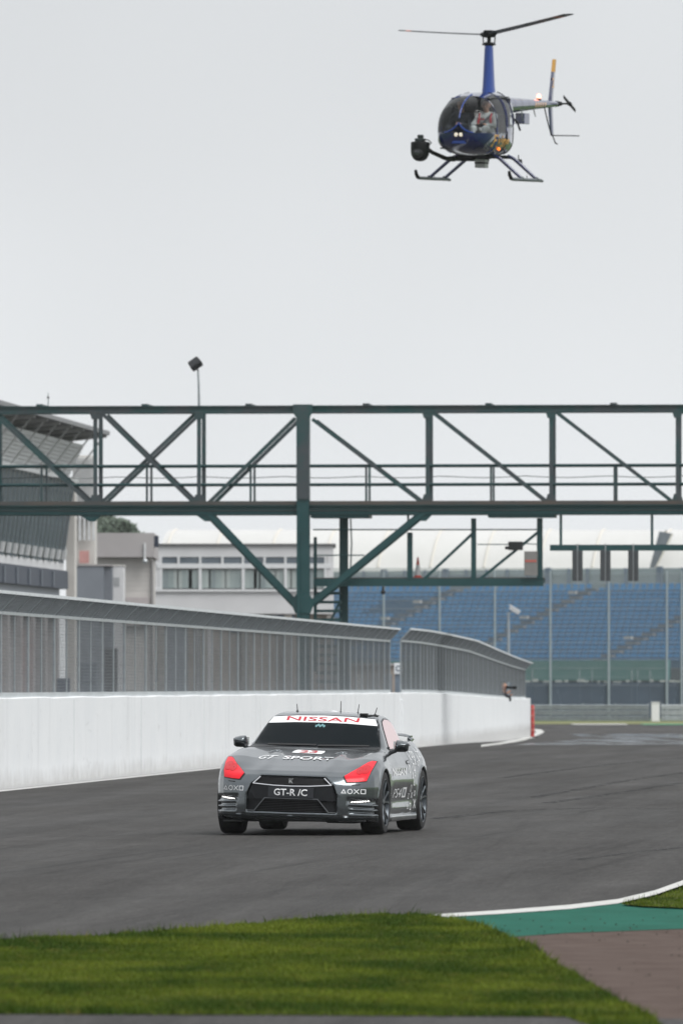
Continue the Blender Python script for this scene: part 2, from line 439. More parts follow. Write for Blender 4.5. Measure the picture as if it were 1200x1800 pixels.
grid_sheet('pit_lane', lambda D: wallX(D) - 30, lambda D: wallX(D) - .2, [60, 120, 200, 228, 240, 252, 264, 276, 288, 300, 312, 318], .002, m_pit)
# the verge by the far barrier: worn yellow-green grass and a bit of painted kerb
m_far = M('worn_verge_grass', (.17, .16, .06), .9, col2=(.13, .15, .05), scale=.6)
grid_sheet('far_verge', lambda D: -60, lambda D: 90, [430, 446, 464], .01, m_far)
mb = MB(); mb.box(11.5, 14.2, 424, 429.8, gz(430), gz(430) + .035); tag(mb.build('white_kerb', m_white_line), kind='structure')
mb = MB(); mb.box(15, 25, 424, 429.8, gz(430), gz(430) + .03); tag(mb.build('green_kerb', M('green_kerb_paint', (.05, .28, .14), .6, var=.1)), kind='structure')

def flat(name, pts, z, mat, ground_px=True, th=None):
    P = [ground(*p) if ground_px else p for p in pts]
    bm = bmesh.new(); vs_ = [bm.verts.new((x, y, z)) for x, y in P]; bm.faces.new(vs_)
    bmesh.ops.triangulate(bm, faces=bm.faces[:]); bmesh.ops.recalc_face_normals(bm, faces=bm.faces)
    me = bpy.data.meshes.new(name); bm.to_mesh(me); bm.free()
    for p in me.polygons:
        if p.normal.z < 0: me.flip_normals(); break
    o = link(name, me, mat); tag(o, kind='structure'); return o
def jag(pts, n, amp, seed):
    r = random.Random(seed); o = []
    for i in range(len(pts) - 1):
        for k in range(n):
            t = k / n; o.append((pts[i][0] + (pts[i + 1][0] - pts[i][0]) * t + r.uniform(-amp, amp) * (k > 0), pts[i][1] + (pts[i + 1][1] - pts[i][1]) * t + r.uniform(-amp, amp) * .35 * (k > 0)))
    o.append(pts[-1]); return o
white_top = [(690, 1614), (740, 1611), (880, 1602), (1000, 1592.5), (1085, 1582.5), (1150, 1567), (1200, 1549), (1300, 1512)]
white_bot = [(1300, 1521), (1200, 1557.5), (1150, 1575), (1085, 1590), (1000, 1600), (880, 1608.5), (740, 1616.5), (690, 1619)]
grass_edge = [(-500, 1683), (-150, 1668), (0, 1659), (60, 1654), (150, 1651), (300, 1641), (400, 1632), (480, 1625), (560, 1618), (640, 1613.5), (740, 1613), (800, 1621), (850, 1634), (885, 1650), (930, 1668), (960, 1692), (1010, 1722), (1060, 1752), (1110, 1778), (1150, 1797), (1160, 1830), (1130, 1840)]
green_poly = [(690, 1619), (740, 1616), (880, 1608), (1000, 1599), (1085, 1588.5), (1100, 1590), (1400, 1596), (1400, 1632), (1200, 1634), (1000, 1641), (870, 1650), (800, 1655), (640, 1655)]
flat('painted_runoff', green_poly, .006, m_green)
flat('edge_line', white_top + white_bot, .010, m_white_line)
flat('brown_runoff', [(700, 1653), (870, 1649), (1000, 1640), (1200, 1633), (1400, 1631), (1500, 1900), (1100, 1900), (700, 1800)], .003, m_brown)
flat('service_road', [(-900, 1786), (300, 1788), (800, 1791), (1130, 1795), (1500, 1800), (2200, 2300), (-2200, 2300)], .014, m_track)
# turf: a low raised mat with blades
big = jag(grass_edge, 6, 4, 3) + [(1000, 1793), (500, 1790), (0, 1788), (-900, 1782)]
small = [(1092, 1593.5), (1120, 1589), (1150, 1582), (1200, 1567), (1300, 1533), (1400, 1505), (1400, 1602), (1200, 1600), (1130, 1597)]
m_blade = None
def turf(poly, seed, n, name, hmin, hmax):
    P = [ground(*p) for p in poly]
    o = flat(name, P, .02, m_soil, False)
    A = np.array(P); lo, hi = A.min(0), A.max(0)
    rng = np.random.default_rng(seed)
    pts = rng.uniform(lo, hi, (n, 2)).astype(np.float32)
    d = poly_sdf(P, pts[:, 0], pts[:, 1])
    pts = pts[(d < .02)]; d = d[d < .02]
    return pts, d
def blades(pts, d, seed, hmin, hmax, mat, name, label):
    rng = np.random.default_rng(seed); n = len(pts)
    # soft undulation and clumps of longer growth
    cl_ = .5 + .5 * np.sin(pts[:, 0] * 2.1 + 1.3 * np.sin(pts[:, 1] * .9)) * np.sin(pts[:, 1] * 1.3 + pts[:, 0] * .7)
    hgt = rng.uniform(hmin, hmax, n) * .5 * (.75 + .5 * cl_) * (1 + .8 * (rng.random(n) < .012)) * (1 + 1.6 * ((d > -.10) & (rng.random(n) < .10)))
    ang = rng.uniform(0, 2 * np.pi, n); wd = rng.uniform(.0025, .006, n)
    lean = rng.uniform(0, .9, n) * hgt; la = rng.uniform(0, 2 * np.pi, n)
    base = np.stack([pts[:, 0], pts[:, 1], np.full(n, .015)], 1)
    side = np.stack([np.cos(ang) * wd, np.sin(ang) * wd, np.zeros(n)], 1)
    tip = base + np.stack([np.cos(la) * lean, np.sin(la) * lean, hgt], 1)
    V = np.stack([base - side, base + side, tip], 1).reshape(-1, 3)
    Q = np.arange(3 * n).reshape(n, 3)
    o = link(name, np_mesh(name, V, Q), mat)
    return tag(o, label, 'grass', kind='stuff')
def blade_mat(name, a, b, c):
    m = bpy.data.materials.new(name); m.use_nodes = True
    n = m.node_tree.nodes; L = m.node_tree.links; p = n['Principled BSDF']
    t = n.new('ShaderNodeTexCoord')
    def noise(s, st=(1, 1, 1)):
        mp = n.new('ShaderNodeMapping'); mp.inputs['Scale'].default_value = st; L.new(t.outputs['Object'], mp.inputs[0])
        q = n.new('ShaderNodeTexNoise'); q.inputs['Scale'].default_value = s; q.inputs['Detail'].default_value = 5; L.new(mp.outputs[0], q.inputs['Vector']); return q.outputs[0]
    r = n.new('ShaderNodeMapRange'); r.inputs[1].default_value = .40; r.inputs[2].default_value = .62; L.new(noise(.9, (1, .6, 1)), r.inputs[0])
    x = n.new('ShaderNodeMix'); x.data_type = 'RGBA'; x.inputs[6].default_value = (*a, 1); x.inputs[7].default_value = (*b, 1); L.new(r.outputs[0], x.inputs[0])
    r2 = n.new('ShaderNodeMapRange'); r2.inputs[1].default_value = .58; r2.inputs[2].default_value = .74; r2.inputs[4].default_value = .7; L.new(noise(7), r2.inputs[0])
    y = n.new('ShaderNodeMix'); y.data_type = 'RGBA'; y.inputs[7].default_value = (*c, 1); L.new(x.outputs[2], y.inputs[6]); L.new(r2.outputs[0], y.inputs[0])
    L.new(y.outputs[2], p.inputs['Base Color']); p.inputs['Roughness'].default_value = .6; p.inputs['Specular IOR Level'].default_value = .08
    return m
m_blade = blade_mat('grass_blade', (.034, .066, .006), (.112, .148, .014), (.20, .165, .04))
p_, d_ = turf(big, 1, 640000, 'grass_verge', .02, .05)
blades(p_, d_, 2, .022, .05, m_blade, 'grass', 'short green mown grass in the foreground')
p_, d_ = turf(small, 5, 80000, 'grass_patch', .02, .05)
blades(p_, d_, 6, .022, .05, m_blade, 'grass', 'small grass patch beyond the green painted strip')

# loose earth and clippings kicked onto the paint and along the grass edge
rg = np.random.default_rng(9); cl = MB()
for k in range(150):
    px, py = (rg.uniform(800, 1200), rg.uniform(1604, 1650)) if k < 50 else (rg.uniform(900, 1200), rg.uniform(1640, 1790)) if k < 90 else (lambda i, t: (grass_edge[i][0] + (grass_edge[i + 1][0] - grass_edge[i][0]) * t + rg.normal() * 14, grass_edge[i][1] + (grass_edge[i + 1][1] - grass_edge[i][1]) * t + rg.normal() * 3))(int(rg.integers(9, 18)), rg.random())
    x, y = ground(px, py); r = rg.uniform(.004, .012)
    a = rg.uniform(0, 6.28); cl.add([(x + r * math.cos(a + q), y + r * 1.3 * math.sin(a + q), .012) for q in (0, 2.1, 4.2)] + [(x, y, .012 + r * .9)], [(0, 1, 3), (1, 2, 3), (2, 0, 3)])
tag(cl.build('loose_earth', M('dark_earth', (.022, .020, .012), .95), fix=False), 'small clods of dark earth scattered on the painted strip', 'earth', kind='stuff')
# tyre marks laid down by braking cars, and an added glossy sheet imitating heat mirage far off
def broken(name, col, rough, spec, amt, sc_, stretch, lo=.42, hi=.6):
    m = bpy.data.materials.new(name); m.use_nodes = True; n = m.node_tree.nodes; L = m.node_tree.links; p = n['Principled BSDF']
    p.inputs['Base Color'].default_value = (*col, 1); p.inputs['Roughness'].default_value = rough; p.inputs['Specular IOR Level'].default_value = spec
    t = n.new('ShaderNodeTexCoord'); mp = n.new('ShaderNodeMapping'); mp.inputs['Scale'].default_value = stretch; L.new(t.outputs['Object'], mp.inputs[0])
    q = n.new('ShaderNodeTexNoise'); q.inputs['Scale'].default_value = sc_; q.inputs['Detail'].default_value = 6; L.new(mp.outputs[0], q.inputs['Vector'])
    r = n.new('ShaderNodeMapRange'); r.inputs[1].default_value = lo; r.inputs[2].default_value = hi; r.inputs[4].default_value = amt; L.new(q.outputs[0], r.inputs[0]); L.new(r.outputs[0], p.inputs['Alpha'])
    return m
m_mark = broken('tyre_rubber_mark', (.024, .024, .025), .6, .1, .6, 3, (4, .25, 1), .36, .66)
def mark(pts, wd):
    P_ = [ground(*p) for p in pts]; v = []; f = []
    xs = np.interp(np.linspace(0, len(P_) - 1, 24), range(len(P_)), [p[0] for p in P_]); ys = np.interp(np.linspace(0, len(P_) - 1, 24), range(len(P_)), [p[1] for p in P_])
    for x, y in zip(xs, ys): v += [(x - wd / 2, y, .004 + gz(y)), (x + wd / 2, y, .004 + gz(y))]
    for i in range(23): f.append((2 * i, 2 * i + 1, 2 * i + 3, 2 * i + 2))
    tag(MB().add(v, f).build('tyre_mark', m_mark), kind='structure')
for pts, wd in (([(935, 1402), (1010, 1389), (1090, 1374), (1200, 1358)], .22), ([(960, 1412), (1060, 1398), (1200, 1376)], .2), ([(880, 1368), (1000, 1352), (1130, 1338), (1230, 1330)], .2), ([(1010, 1512), (1110, 1499), (1230, 1487)], .12),
                ([(760, 1440), (900, 1425), (1060, 1420), (1240, 1424)], .25)):
    mark(pts, wd)
m_mirage = broken('mirage_gloss', (.045, .045, .047), .12, .5, .85, 1.0, (.8, .06, 1), .40, .56)  # smooth dry-road layer standing in for the mirage reflection
grid_sheet('mirage_sheet', lambda D: wallX(min(D, 318)) + 2.2 + (D > 300) * 0, lambda D: rightX(D) - 2, [244, 252, 260, 268, 276, 284, 292, 300, 308, 316, 330, 345], .005, m_mirage)

# ================================================================== pit wall
def wall_piece(name, Ds, label, rounded_end=False):
    r = random.Random(11); v = []; f = []
    prof = [(.0, 0), (.0, .75), (.0, 1.486), (-.012, 1.5), (-.338, 1.5), (-.35, 1.486), (-.35, 0)]
    for D in Ds:
        wv = .006 * math.sin(D * .9) + .004 * math.sin(D * 2.3)
        for a, b in prof: v.append((wallX(D) + a, D - a * .07, gz(D) - .02 + b + (wv if b > 1.4 else 0)))
    k = len(prof)
    for i in range(len(Ds) - 1):
        for j in range(k - 1): f.append((i * k + j, i * k + j + 1, (i + 1) * k + j + 1, (i + 1) * k + j))
    f.append(tuple(range(k))); f.append(tuple((len(Ds) - 1) * k + j for j in reversed(range(k))))
    mb = MB().add(v, f)
    o = mb.build(name, m_wall, smooth=True)
    return tag(o, label, 'wall')
w1 = wall_piece('concrete_wall', [90 + i * 1.5 for i in range(91)] + [227.1], 'long white painted concrete wall along the left side of the track')
w2 = wall_piece('concrete_wall', [227.3 + i * 1.5 for i in range(61)] + [320], 'far white concrete wall section ending at the red marker posts')
mb = MB()
mb.box(wallX(227) - .3, wallX(227) + .065, 226.6, 226.9, .06, 1.30); mb.build('joint_pier', m_wall, w2, bevel=.01)
# vertical pour joints on the near wall, thin recessed strips
for D in (147, 158.5, 171, 184, 197.5, 211):
    mb = MB(); x = wallX(D); mb.box(x - .01, x + .003, D - .02, D + .02, .03, 1.43); mb.build('pour_joint', M('joint_filler', (.50, .51, .52), .8, var=.1), w1)
# a pale line painted along the foot of the wall, and the kerb nose at its end
grid_sheet('wall_foot_line', lambda D: wallX(D) + .05, lambda D: wallX(D) + .22, [90, 110, 130, 150, 170, 190, 210, 228, 240, 252, 264, 276, 288, 300, 312, 319], .006, M('dusty_line_paint', (.50, .50, .49), .8, var=.2, scale=3))
def gfar(px, py):
    D = F * (H + .28) / (py - HY)
    for _ in range(6): D = F * (H - gz(D)) / (py - HY)
    return ((px - 600) / F * D, D, gz(D) + .02)
outer = [(845, 1313), (880, 1309), (905, 1305), (930, 1298.5), (948, 1291.5), (956, 1287), (950, 1283), (930, 1281.5)]
inner = [(845, 1310.5), (880, 1306), (905, 1301.5), (926, 1295.5), (938, 1290.5), (942, 1287.5), (938, 1285), (926, 1284)]
v = [gfar(*p) for p in outer] + [gfar(*p) for p in inner] + [(x, y, z - .06) for x, y, z in (gfar(*p) for p in outer)]
f = [(k, k + 1, 9 + k, 8 + k) for k in range(7)] + [(k, k + 1, 17 + k, 16 + k) for k in range(7)]
o = tag(MB().add(v, f).build('white_kerb_nose', m_white_line), kind='structure')

# ================================================================== debris fence: posts, welded mesh, leaning top
PW = 1.95
def wires(L_, z0, z1, n_h, n_v, t, lean=False):
    mb = MB()
    for i in range(n_h):
        z = z0 + (z1 - z0) * i / (n_h - 1)
        mb.beam((0, 0, z), (L_, 0, z), t, t * 1.6)
    for i in range(1, n_v):
        x = L_ * i / n_v
        mb.beam((x, .003, z0), (x, .003, z1), t * .95, t * .95)
    return mb.mesh('mesh_panel')
me_mesh = wires(PW, .06, 1.33, 24, 34, .0035)
me_hole = wires(PW, .66, 1.33, 13, 30, .0033); me_hole.materials.append(m_wire)
me_mesh.materials.append(m_wire)
me_top = wires(PW, 0, .42, 9, 36, .005); me_top.materials.append(m_wire)
def post_mesh(a, nm):
    mb = MB(); mb.beam((0, 0, 0), (0, 0, 1.36), a * 1.3, a * .36, (0, 1, 0)); mb.beam((0, 0, 1.36), (0, -.26, 1.63), a * .34, a * 1.6, (1, 0, 0))
    me = mb.mesh(nm); me.materials.append(m_galv); return me
me_post = post_mesh(.10, 'post'); me_post2 = post_mesh(.065, 'post')
mbr = MB(); mbr.beam((0, 0, .04), (PW, 0, .04), .05, .08); me_rail = mbr.mesh('bottom_rail'); me_rail.materials.append(m_galv_light)
mbr = MB(); mbr.beam((0, 0, 1.34), (PW, 0, 1.34), .05, .05); me_rail2 = mbr.mesh('mid_rail'); me_rail2.materials.append(m_galv_light)
mbr = MB(); mbr.beam((.01, -.275, 1.65), (PW - .01, -.275, 1.65), .05, .05); me_cap = mbr.mesh('top_cap'); me_cap.materials.append(M('light_cap_steel', (.62, .65, .67), .5, .2, var=.1))
# the leaning top as its own mesh
mb = MB()
for i in range(9):
    t = i / 8; mb.beam((0, -.26 * t, 1.36 + .27 * t), (PW, -.26 * t, 1.36 + .27 * t), .005, .005)
for i in range(1, 36):
    x = PW * i / 36; mb.beam((x, 0, 1.36), (x, -.26, 1.63), .0042, .0042)
me_over = mb.mesh('leaning_panel'); me_over.materials.append(m_wire)
def fence(D0, D1, label, hfun):
    x, D = wallX(D0) - .16, D0
    t = thing('debris_fence', label, 'fence', (x, D0, gz(D0) + 1.48), 0)
    i = 0
    while D < D1 - .5:
        b = math.atan(wallX(D + 1) - wallX(D)); hs = hfun(D)
        loc = Vector((wallX(D) - .16 - t.location.x, D - t.location.y, gz(D) + 1.48 - t.location.z))
        sl = (gz(D + PW) - gz(D)) / PW
        for nm, me in (('post', me_post if i % 2 == 0 else me_post2), ('mesh_panel', me_hole if 294.0 < D < 304.5 else me_mesh), ('leaning_panel', me_over), ('bottom_rail', me_rail), ('mid_rail', me_rail2), ('top_cap', me_cap)):
            o = bpy.data.objects.new(nm, me); C.objects.link(o); o.parent = t
            o.location = loc; o.rotation_euler = (0, -math.atan(sl), math.pi / 2 - b); o.scale = (1, 1, hs)
        D += PW * math.cos(b); i += 1
    o = bpy.data.objects.new('post', me_post); C.objects.link(o); o.parent = t
    o.location = (wallX(D) - .16 - t.location.x, D - t.location.y, gz(D) + 1.48 - t.location.z); o.rotation_euler = (0, 0, math.pi / 2 - b); o.scale = (1, 1, hs)
    return t
fence(122, 224.5, 'long galvanised mesh debris fence on the near wall with leaning top', lambda D: 1.02)
fence(229.2, 318, 'far debris fence section on the wall, lowering towards its end', lambda D: 1.04 if D < 268 else 1.04 - .25 * min(1, (D - 268) / 50))

# number board standing in the gap of the fence, red marker posts at the wall end
t = thing('marker_board', 'small white board with a dark ring seen in the fence gap', 'sign', (1.62, 243, 0))
mb = MB(); mb.box(-.125, .125, 0, .03, 2.0, 2.32); mb.build('board', M('sign_white', (.72, .74, .76), .5, var=.05), t, bevel=.004)
mb = MB(); mb.lathe([(.05, -.006), (.085, -.006), (.085, -.002), (.05, -.002)], (0, 0, 2.16), 'y', 20, True); mb.build('ring', M('sign_grey', (.16, .2, .25), .6), t)
mb = MB(); mb.box(-.1, .1, .035, .09, 0, 2.2); mb.build('support', M('grey_blue_post', (.16, .2, .25), .6, var=.1), t)
m_red = M('red_plastic', (.42, .04, .035), .55, var=.15, scale=4)
for k, (x, y, lb) in enumerate([(7.16, 320.9, 'red banded marker post at the end of the white wall'), ]):
    t = thing('marker_post', lb, 'marker post', (x, y, gz(y)))
    mb = MB(); mb.lathe([(.0, 0), (.11, 0), (.11, .05), (.08, .07), (.08, 1.18), (.06, 1.22), (0, 1.22)], n=16); mb.build('tube', m_red, t, smooth=True)
    for z in (.28, .55, .82, 1.08):
        mb = MB(); mb.lathe([(.083, z - .04), (.093, z - .03), (.093, z + .03), (.083, z + .04)], n=16); mb.build('band', M('orange_band', (.5, .13, .10), .6), t)
    mb = MB(); mb.lathe([(0, 0), (.2, 0), (.18, .04), (0, .045)], n=16); mb.build('base', m_dark, t)

# ================================================================== gantry
GA = -rad(4.4); X0 = (533 - 600) / F * 246
G = Fr(X0, 246, GA)
gt = thing('overhead_gantry', 'dark green steel truss gantry bridge spanning the track', 'gantry', (X0, 246, 0), GA)
DP = 1.5
u0, u1 = G.x(-80), G.x(1420)
zt, zb = G.z(718.5, 533), G.z(896, 533)
zdeck = G.z(885, 533)
for d in (0, DP):
    mb = MB(); mb.ibeam((u0, d, zt), (u1, d, zt), .16, .19, .03); mb.build('top_chord', m_tealg, gt)
    mb = MB(); mb.ibeam((u0, d, zb), (u1, d, zb), .2, .27, .035); mb.build('bottom_chord', m_teal, gt)
    mb = MB(); mb.box(u0, u1, d - .115, d - .09, zb + .14, zb + .25) if d == 0 else mb.box(u0, u1, d - .02, d + .02, zb + .14, zb + .25)
    mb.build('kick_plate', m_deck, gt)
mb = MB(); mb.box(u0, u1, .11, DP - .11, zb + .11, zb + .15); mb.build('deck', m_deck, gt)
def member(name, a, b, w_=.14, h_=.14, ds=(0, DP), mat=m_tealg, box=False):
    for d in ds:
        mb = MB(); p, q = G.P(*a), G.P(*b)
        p = (p[0], d, p[2]); q = (q[0], d, q[2])
        (mb.beam if box else mb.ibeam)(p, q, w_, h_) if box else mb.ibeam(p, q, w_, h_, .02, (0, 1, 0))
        mb.build(name, mat, gt)
for px in (-10, 168, 350, 751, 968, 1190, 1405): member('vertical_post', (px, 888), (px, 724), .11, .125)
for a, b in (((-12, 725), (158, 885)), ((180, 727), (342, 885)), ((519, 735), (367, 884)), ((549, 737), (742, 884)), ((760, 725), (960, 883)), ((976, 724), (1182, 883)), ((1200, 724), (1398, 883))):
    member('diagonal_brace', a, b, .10, .125)
member('diagonal_brace', (342, 727), (176, 885), .09, .11, (.16, DP - .16))
for px in (70, 255, 437, 643, 858, 1077, 1290):
    p = G.P(px, 712); mb = MB(); mb.box(p[0] - .09, p[0] + .09, -.1, DP + .1, zt + .1, zt + .15); mb.box(p[0] - .05, p[0] + .05, -.06, .06, zt - .13, zt - .1); mb.build('cross_tie', m_tealg, gt)
for px in (73, 258, 440, 643, 862, 1079, 1300):
    for d in (.1, DP - .1):
        p = G.P(px, 818); mb = MB(); mb.beam((p[0], d, zb + .15), (p[0], d, p[2]), .10, .06, (1, 0, 0)); mb.build('rail_post', m_tealg, gt)
for py in (818, 851):
    for d in (.1, DP - .1):
        z = G.z(py, 533); mb = MB(); mb.tube([(u0, d, z), (u1, d, z)], .032, 8); mb.build('handrail', m_teal, gt, smooth=True)
for px in (-10, 168, 350, 751, 968, 1190, 1405):       # bolted plates where the members meet
    u = G.x(px)
    for zc_, s_ in ((zb + .34, 1), (zt - .19, -1)):
        mb = MB(); mb.prism([(u - .17, zc_ - .13 * s_), (u + .17, zc_ - .13 * s_), (u + .10, zc_ + .10 * s_), (u - .10, zc_ + .10 * s_)], 'y', -.088, -.072); gp = mb.build('gusset_plate', m_tealg, gt)
        for du in (-.1, 0, .1): mb = MB(); mb.lathe([(0, -.105), (.018, -.105), (.018, -.0885)], (u + du, 0, zc_ - .08 * s_), 'y', 6); mb.build('bolt', m_deck, gp)
mb = MB(); mb.tube([(u0 + (u1 - u0) * k / 60, -.12, zb - .02 - .02 * abs(math.sin(k * .9))) for k in range(61)], .016, 6); mb.build('cable', m_black, gt)
mb = MB(); mb.tube([(u0 + (u1 - u0) * k / 60, DP - .05, G.z(835, 533) - .05 * abs(math.sin(k * .55))) for k in range(61)], .012, 6); mb.build('cable', m_black, gt)
# gusset plates under the chord
for px, wd in ((160, .34), (362, .3), (742, .3)):
    p = G.P(px, 903); mb = MB(); mb.prism([(p[0] - wd, zb - .136), (p[0] + wd, zb - .136), (p[0] + wd * .35, zb - .33), (p[0] - wd * .1, zb - .33)], 'y', -.06, .06); mb.build('gusset_plate', m_teal, gt)
# tower: main column with flanges, rear column, knee braces
uc = 0.0
mb = MB(); mb.ibeam((0, 0, -.05), (0, 0, zt + .12), .36, .36, .035, (0, 1, 0)); mb.beam((0, -.0, -.05), (0, 0, zb), .3, .3, (0, 1, 0)); mb.build('tower_column', m_teal, gt)
mb = MB(); mb.beam((0, -.02, zb + .3), (0, -.02, zt + .11), .37, .40, (0, 1, 0)); mb.build('upper_column', m_tealg, gt)
mb = MB(); mb.beam((G.x(525), -.24, 0), (G.x(525), -.24, G.z(928, 525)), .07, .07); mb.build('cable_tray', m_teal, gt)
mb = MB(); mb.prism([(-.28, zt + .12), (.28, zt + .12), (.28, zt - .12), (.17, zt - .3), (-.17, zt - .3), (-.28, zt - .12)], 'y', -.215, -.19); mb.build('gusset_plate', m_tealg, gt)
p = G.P(533, 1060); mb = MB(); mb.prism([(-.22, p[2] - .3), (.22, p[2] - .3), (.34, p[2]), (.2, p[2] + .25), (-.2, p[2] + .25), (-.34, p[2])], 'y', -.2, -.172); mb.build('gusset_plate', m_teal, gt)
ur = G.x(604, 1.2)
mb = MB(); mb.ibeam((ur, 1.2, -.05), (ur, 1.2, zb - .13), .24, .24, .03, (0, 1, 0)); mb.beam((ur, 1.2, -.05), (ur, 1.2, zb - .13), .2, .2, (0, 1, 0)); mb.build('tower_column', m_teal, gt)
for a, b in (((366, 902), (519, 1062)), ((744, 902), (548, 1062))):
    p, q = G.P(*a), G.P(*b); mb = MB(); mb.beam((p[0], 0, p[2]), (q[0], 0, q[2]), .13, .19, (0, 1, 0)); mb.build('knee_brace', m_teal, gt)
    mb = MB(); mb.beam((p[0], .0, p[2] - .0), (q[0], 0, q[2]), .24, .035, (0, 1, 0)); mb.build('brace_flange', m_teal, gt)
def plate(a, b, d0, d1, name='soffit_plate', mat=m_teal):
    p, q = G.P(*a), G.P(*b); mb = MB(); mb.box(p[0], q[0], d0, d1, q[2], p[2]); return mb.build(name, mat, gt)
plate((546, 903.5), (648, 910), -.05, 1.3); plate((857, 903.5), (974, 909), -.05, 1.3)
# hanging platform
plate((549, 1017), (953, 1030), .35, .47, 'platform_beam'); plate((549, 1017), (953, 1024), 1.2, 1.3, 'platform_beam'); plate((549, 1015), (953, 1017), .48, 1.19, 'platform_floor', m_deck)
for px, w_ in ((720, .15), (832, .14), (948, .16)):
    p, q = G.P(px, 930 if px == 720 else 905, .4), G.P(px, 1018, .4); mb = MB(); mb.ibeam((p[0], .4, p[2] - .1), (p[0], .4, q[2]), w_, w_, .03, (0, 1, 0)); mb.beam((p[0], .4, p[2] - .1), (p[0], .4, q[2]), w_ * .8, .05, (0, 1, 0)); mb.build('hanger', m_teal, gt)
p = G.P(717, 905, .4); mb = MB(); mb.beam((p[0], .4, zb - .1), (p[0], .4, G.z(932, 717)), .06, .06); mb.build('hanger_rod', m_teal, gt)
for a, b, r in (((550, 931), (950, 931), .022), ((550, 976), (640, 976), .02), ((838, 957), (895, 957), .016), ((915, 955), (948, 957), .016)):
    p, q = G.P(*a, .4), G.P(*b, .4); mb = MB(); mb.tube([p, q], r, 6); mb.build('handrail', m_teal, gt, smooth=True)
for a, b in (((830, 938), (746, 1017)), ((947, 934), (843, 1018))):
    p, q = G.P(*a, .4), G.P(*b, .4); mb = MB(); mb.ibeam(p, q, .08, .09, .015, (0, 1, 0)); mb.beam(p, q, .06, .06, (0, 1, 0)); mb.build('diagonal_brace', m_teal, gt)
# ladder flight behind the tower
for px, r in ((554, .05),):
    p, q = G.P(px, 944, .6), G.P(px, 1180, .6); mb = MB(); mb.beam(p, q, .09, .09, (0, 1, 0)); mb.build('stair_post', m_teal, gt)
for k in range(11):
    py = 1043 + 15.5 * k
    p, q = G.P(557, py, .75), G.P(599, py, .75); mb = MB(); mb.box(p[0], q[0], .6, .9, p[2] - .04, p[2] + .04); mb.build('stair_tread', m_teal, gt)
p, q = G.P(597, 1058, .7), G.P(572, 1110, .7); mb = MB(); mb.beam(p, q, .06, .1, (0, 1, 0)); mb.build('stair_stringer', m_teal, gt)
p, q = G.P(616, 912, 1.0), G.P(616, 1000, 1.0); mb = MB(); mb.tube([p, (p[0] + .03, 1.0, (p[2] + q[2]) / 2), q], .025, 6); mb.build('drain_pipe', m_galv, gt)
# lamp bar
p, q = G.P(966, 957.5, .1), G.P(1420, 956, .1); mb = MB(); mb.box(p[0], q[0], .02, .18, G.z(968, 1000) , G.z(957.5, 1000)); mb.build('lamp_bar', m_teal, gt)
for px in (985, 1145, 1310):
    p, q = G.P(px, 905, .1), G.P(px, 958, .1); mb = MB(); mb.beam(p, q, .075, .075); mb.build('hanger_rod', m_teal, gt)
# grey cabinet with a red stripe at the platform end, lamp box, small camera under the beam
p, q = G.P(920.5, 969, .2), G.P(944, 1012, .2); mb = MB(); mb.box(p[0], q[0], .2, .34, q[2], p[2]); cb = mb.build('cabinet', M('cabinet_grey', (.22, .215, .205), .6, var=.08), gt, bevel=.01)
mb = MB(); mb.box(p[0] + .03, q[0] - .03, .19, .198, G.z(988, 930, .2), G.z(984, 930, .2)); mb.build('red_stripe', M('faded_red', (.5, .13, .1), .6), cb)
p, q = G.P(893, 952, .3), G.P(918, 967, .3); mb = MB(); mb.box(p[0], q[0], .2, .5, q[2], p[2]); mb.box(p[0] - .1, p[0], .3, .42, q[2] + .02, q[2] + .11); mb.build('lamp_box', m_black, gt, bevel=.01)
p = G.P(673, 1031, .4); mb = MB(); mb.beam(p, (p[0], .4, p[2] - .12), .06, .06); mb.ball((p[0], .4, p[2] - .16), .07); mb.build('dome_camera', m_black, gt, smooth=True)

# three lamp panels under the bar, seen from the side
for k, (px, lb) in enumerate(((1014.5, 'grey signal lamp panel hanging from the gantry bar, nearest the cabinet'), (1063.5, 'middle one of the three grey signal lamp panels under the gantry bar'), (1112.5, 'grey signal lamp panel under the gantry bar, rightmost of the three'))):
    p = G.P(px, 968, .1); loc = Matrix.Rotation(GA, 4, 'Z') @ Vector((p[0], p[1], 0)); 
    t = thing('signal_panel', lb, 'signal light', (X0 + loc.x, 246 + loc.y, p[2]), GA, 'signal panels under the gantry')
    hh = .87
    mb = MB(); mb.box(-.15, -.022, -.12, .12, -hh, 0.02); mb.build('panel', M('panel_grey', (.05, .056, .062), .6, var=.1), t, bevel=.012)
    mb = MB(); mb.box(.022, .14, -.12, .12, -hh, 0.0); mb.build('panel', M('panel_grey'), t, bevel=.012)
    mb = MB(); mb.beam((0, -.05, .2), (0, -.05, -hh - .08), .036, .09); mb.build('spine', M('spine_grey', (.3, .32, .33), .5, .3), t)
    for j in range(4):
        mb = MB(); mb.lathe([(.0, .03), (.045, .03), (.05, 0), (0, 0)], (-.087, .12, -.13 - .2 * j), 'y', 12); mb.build('lens', m_black, t)

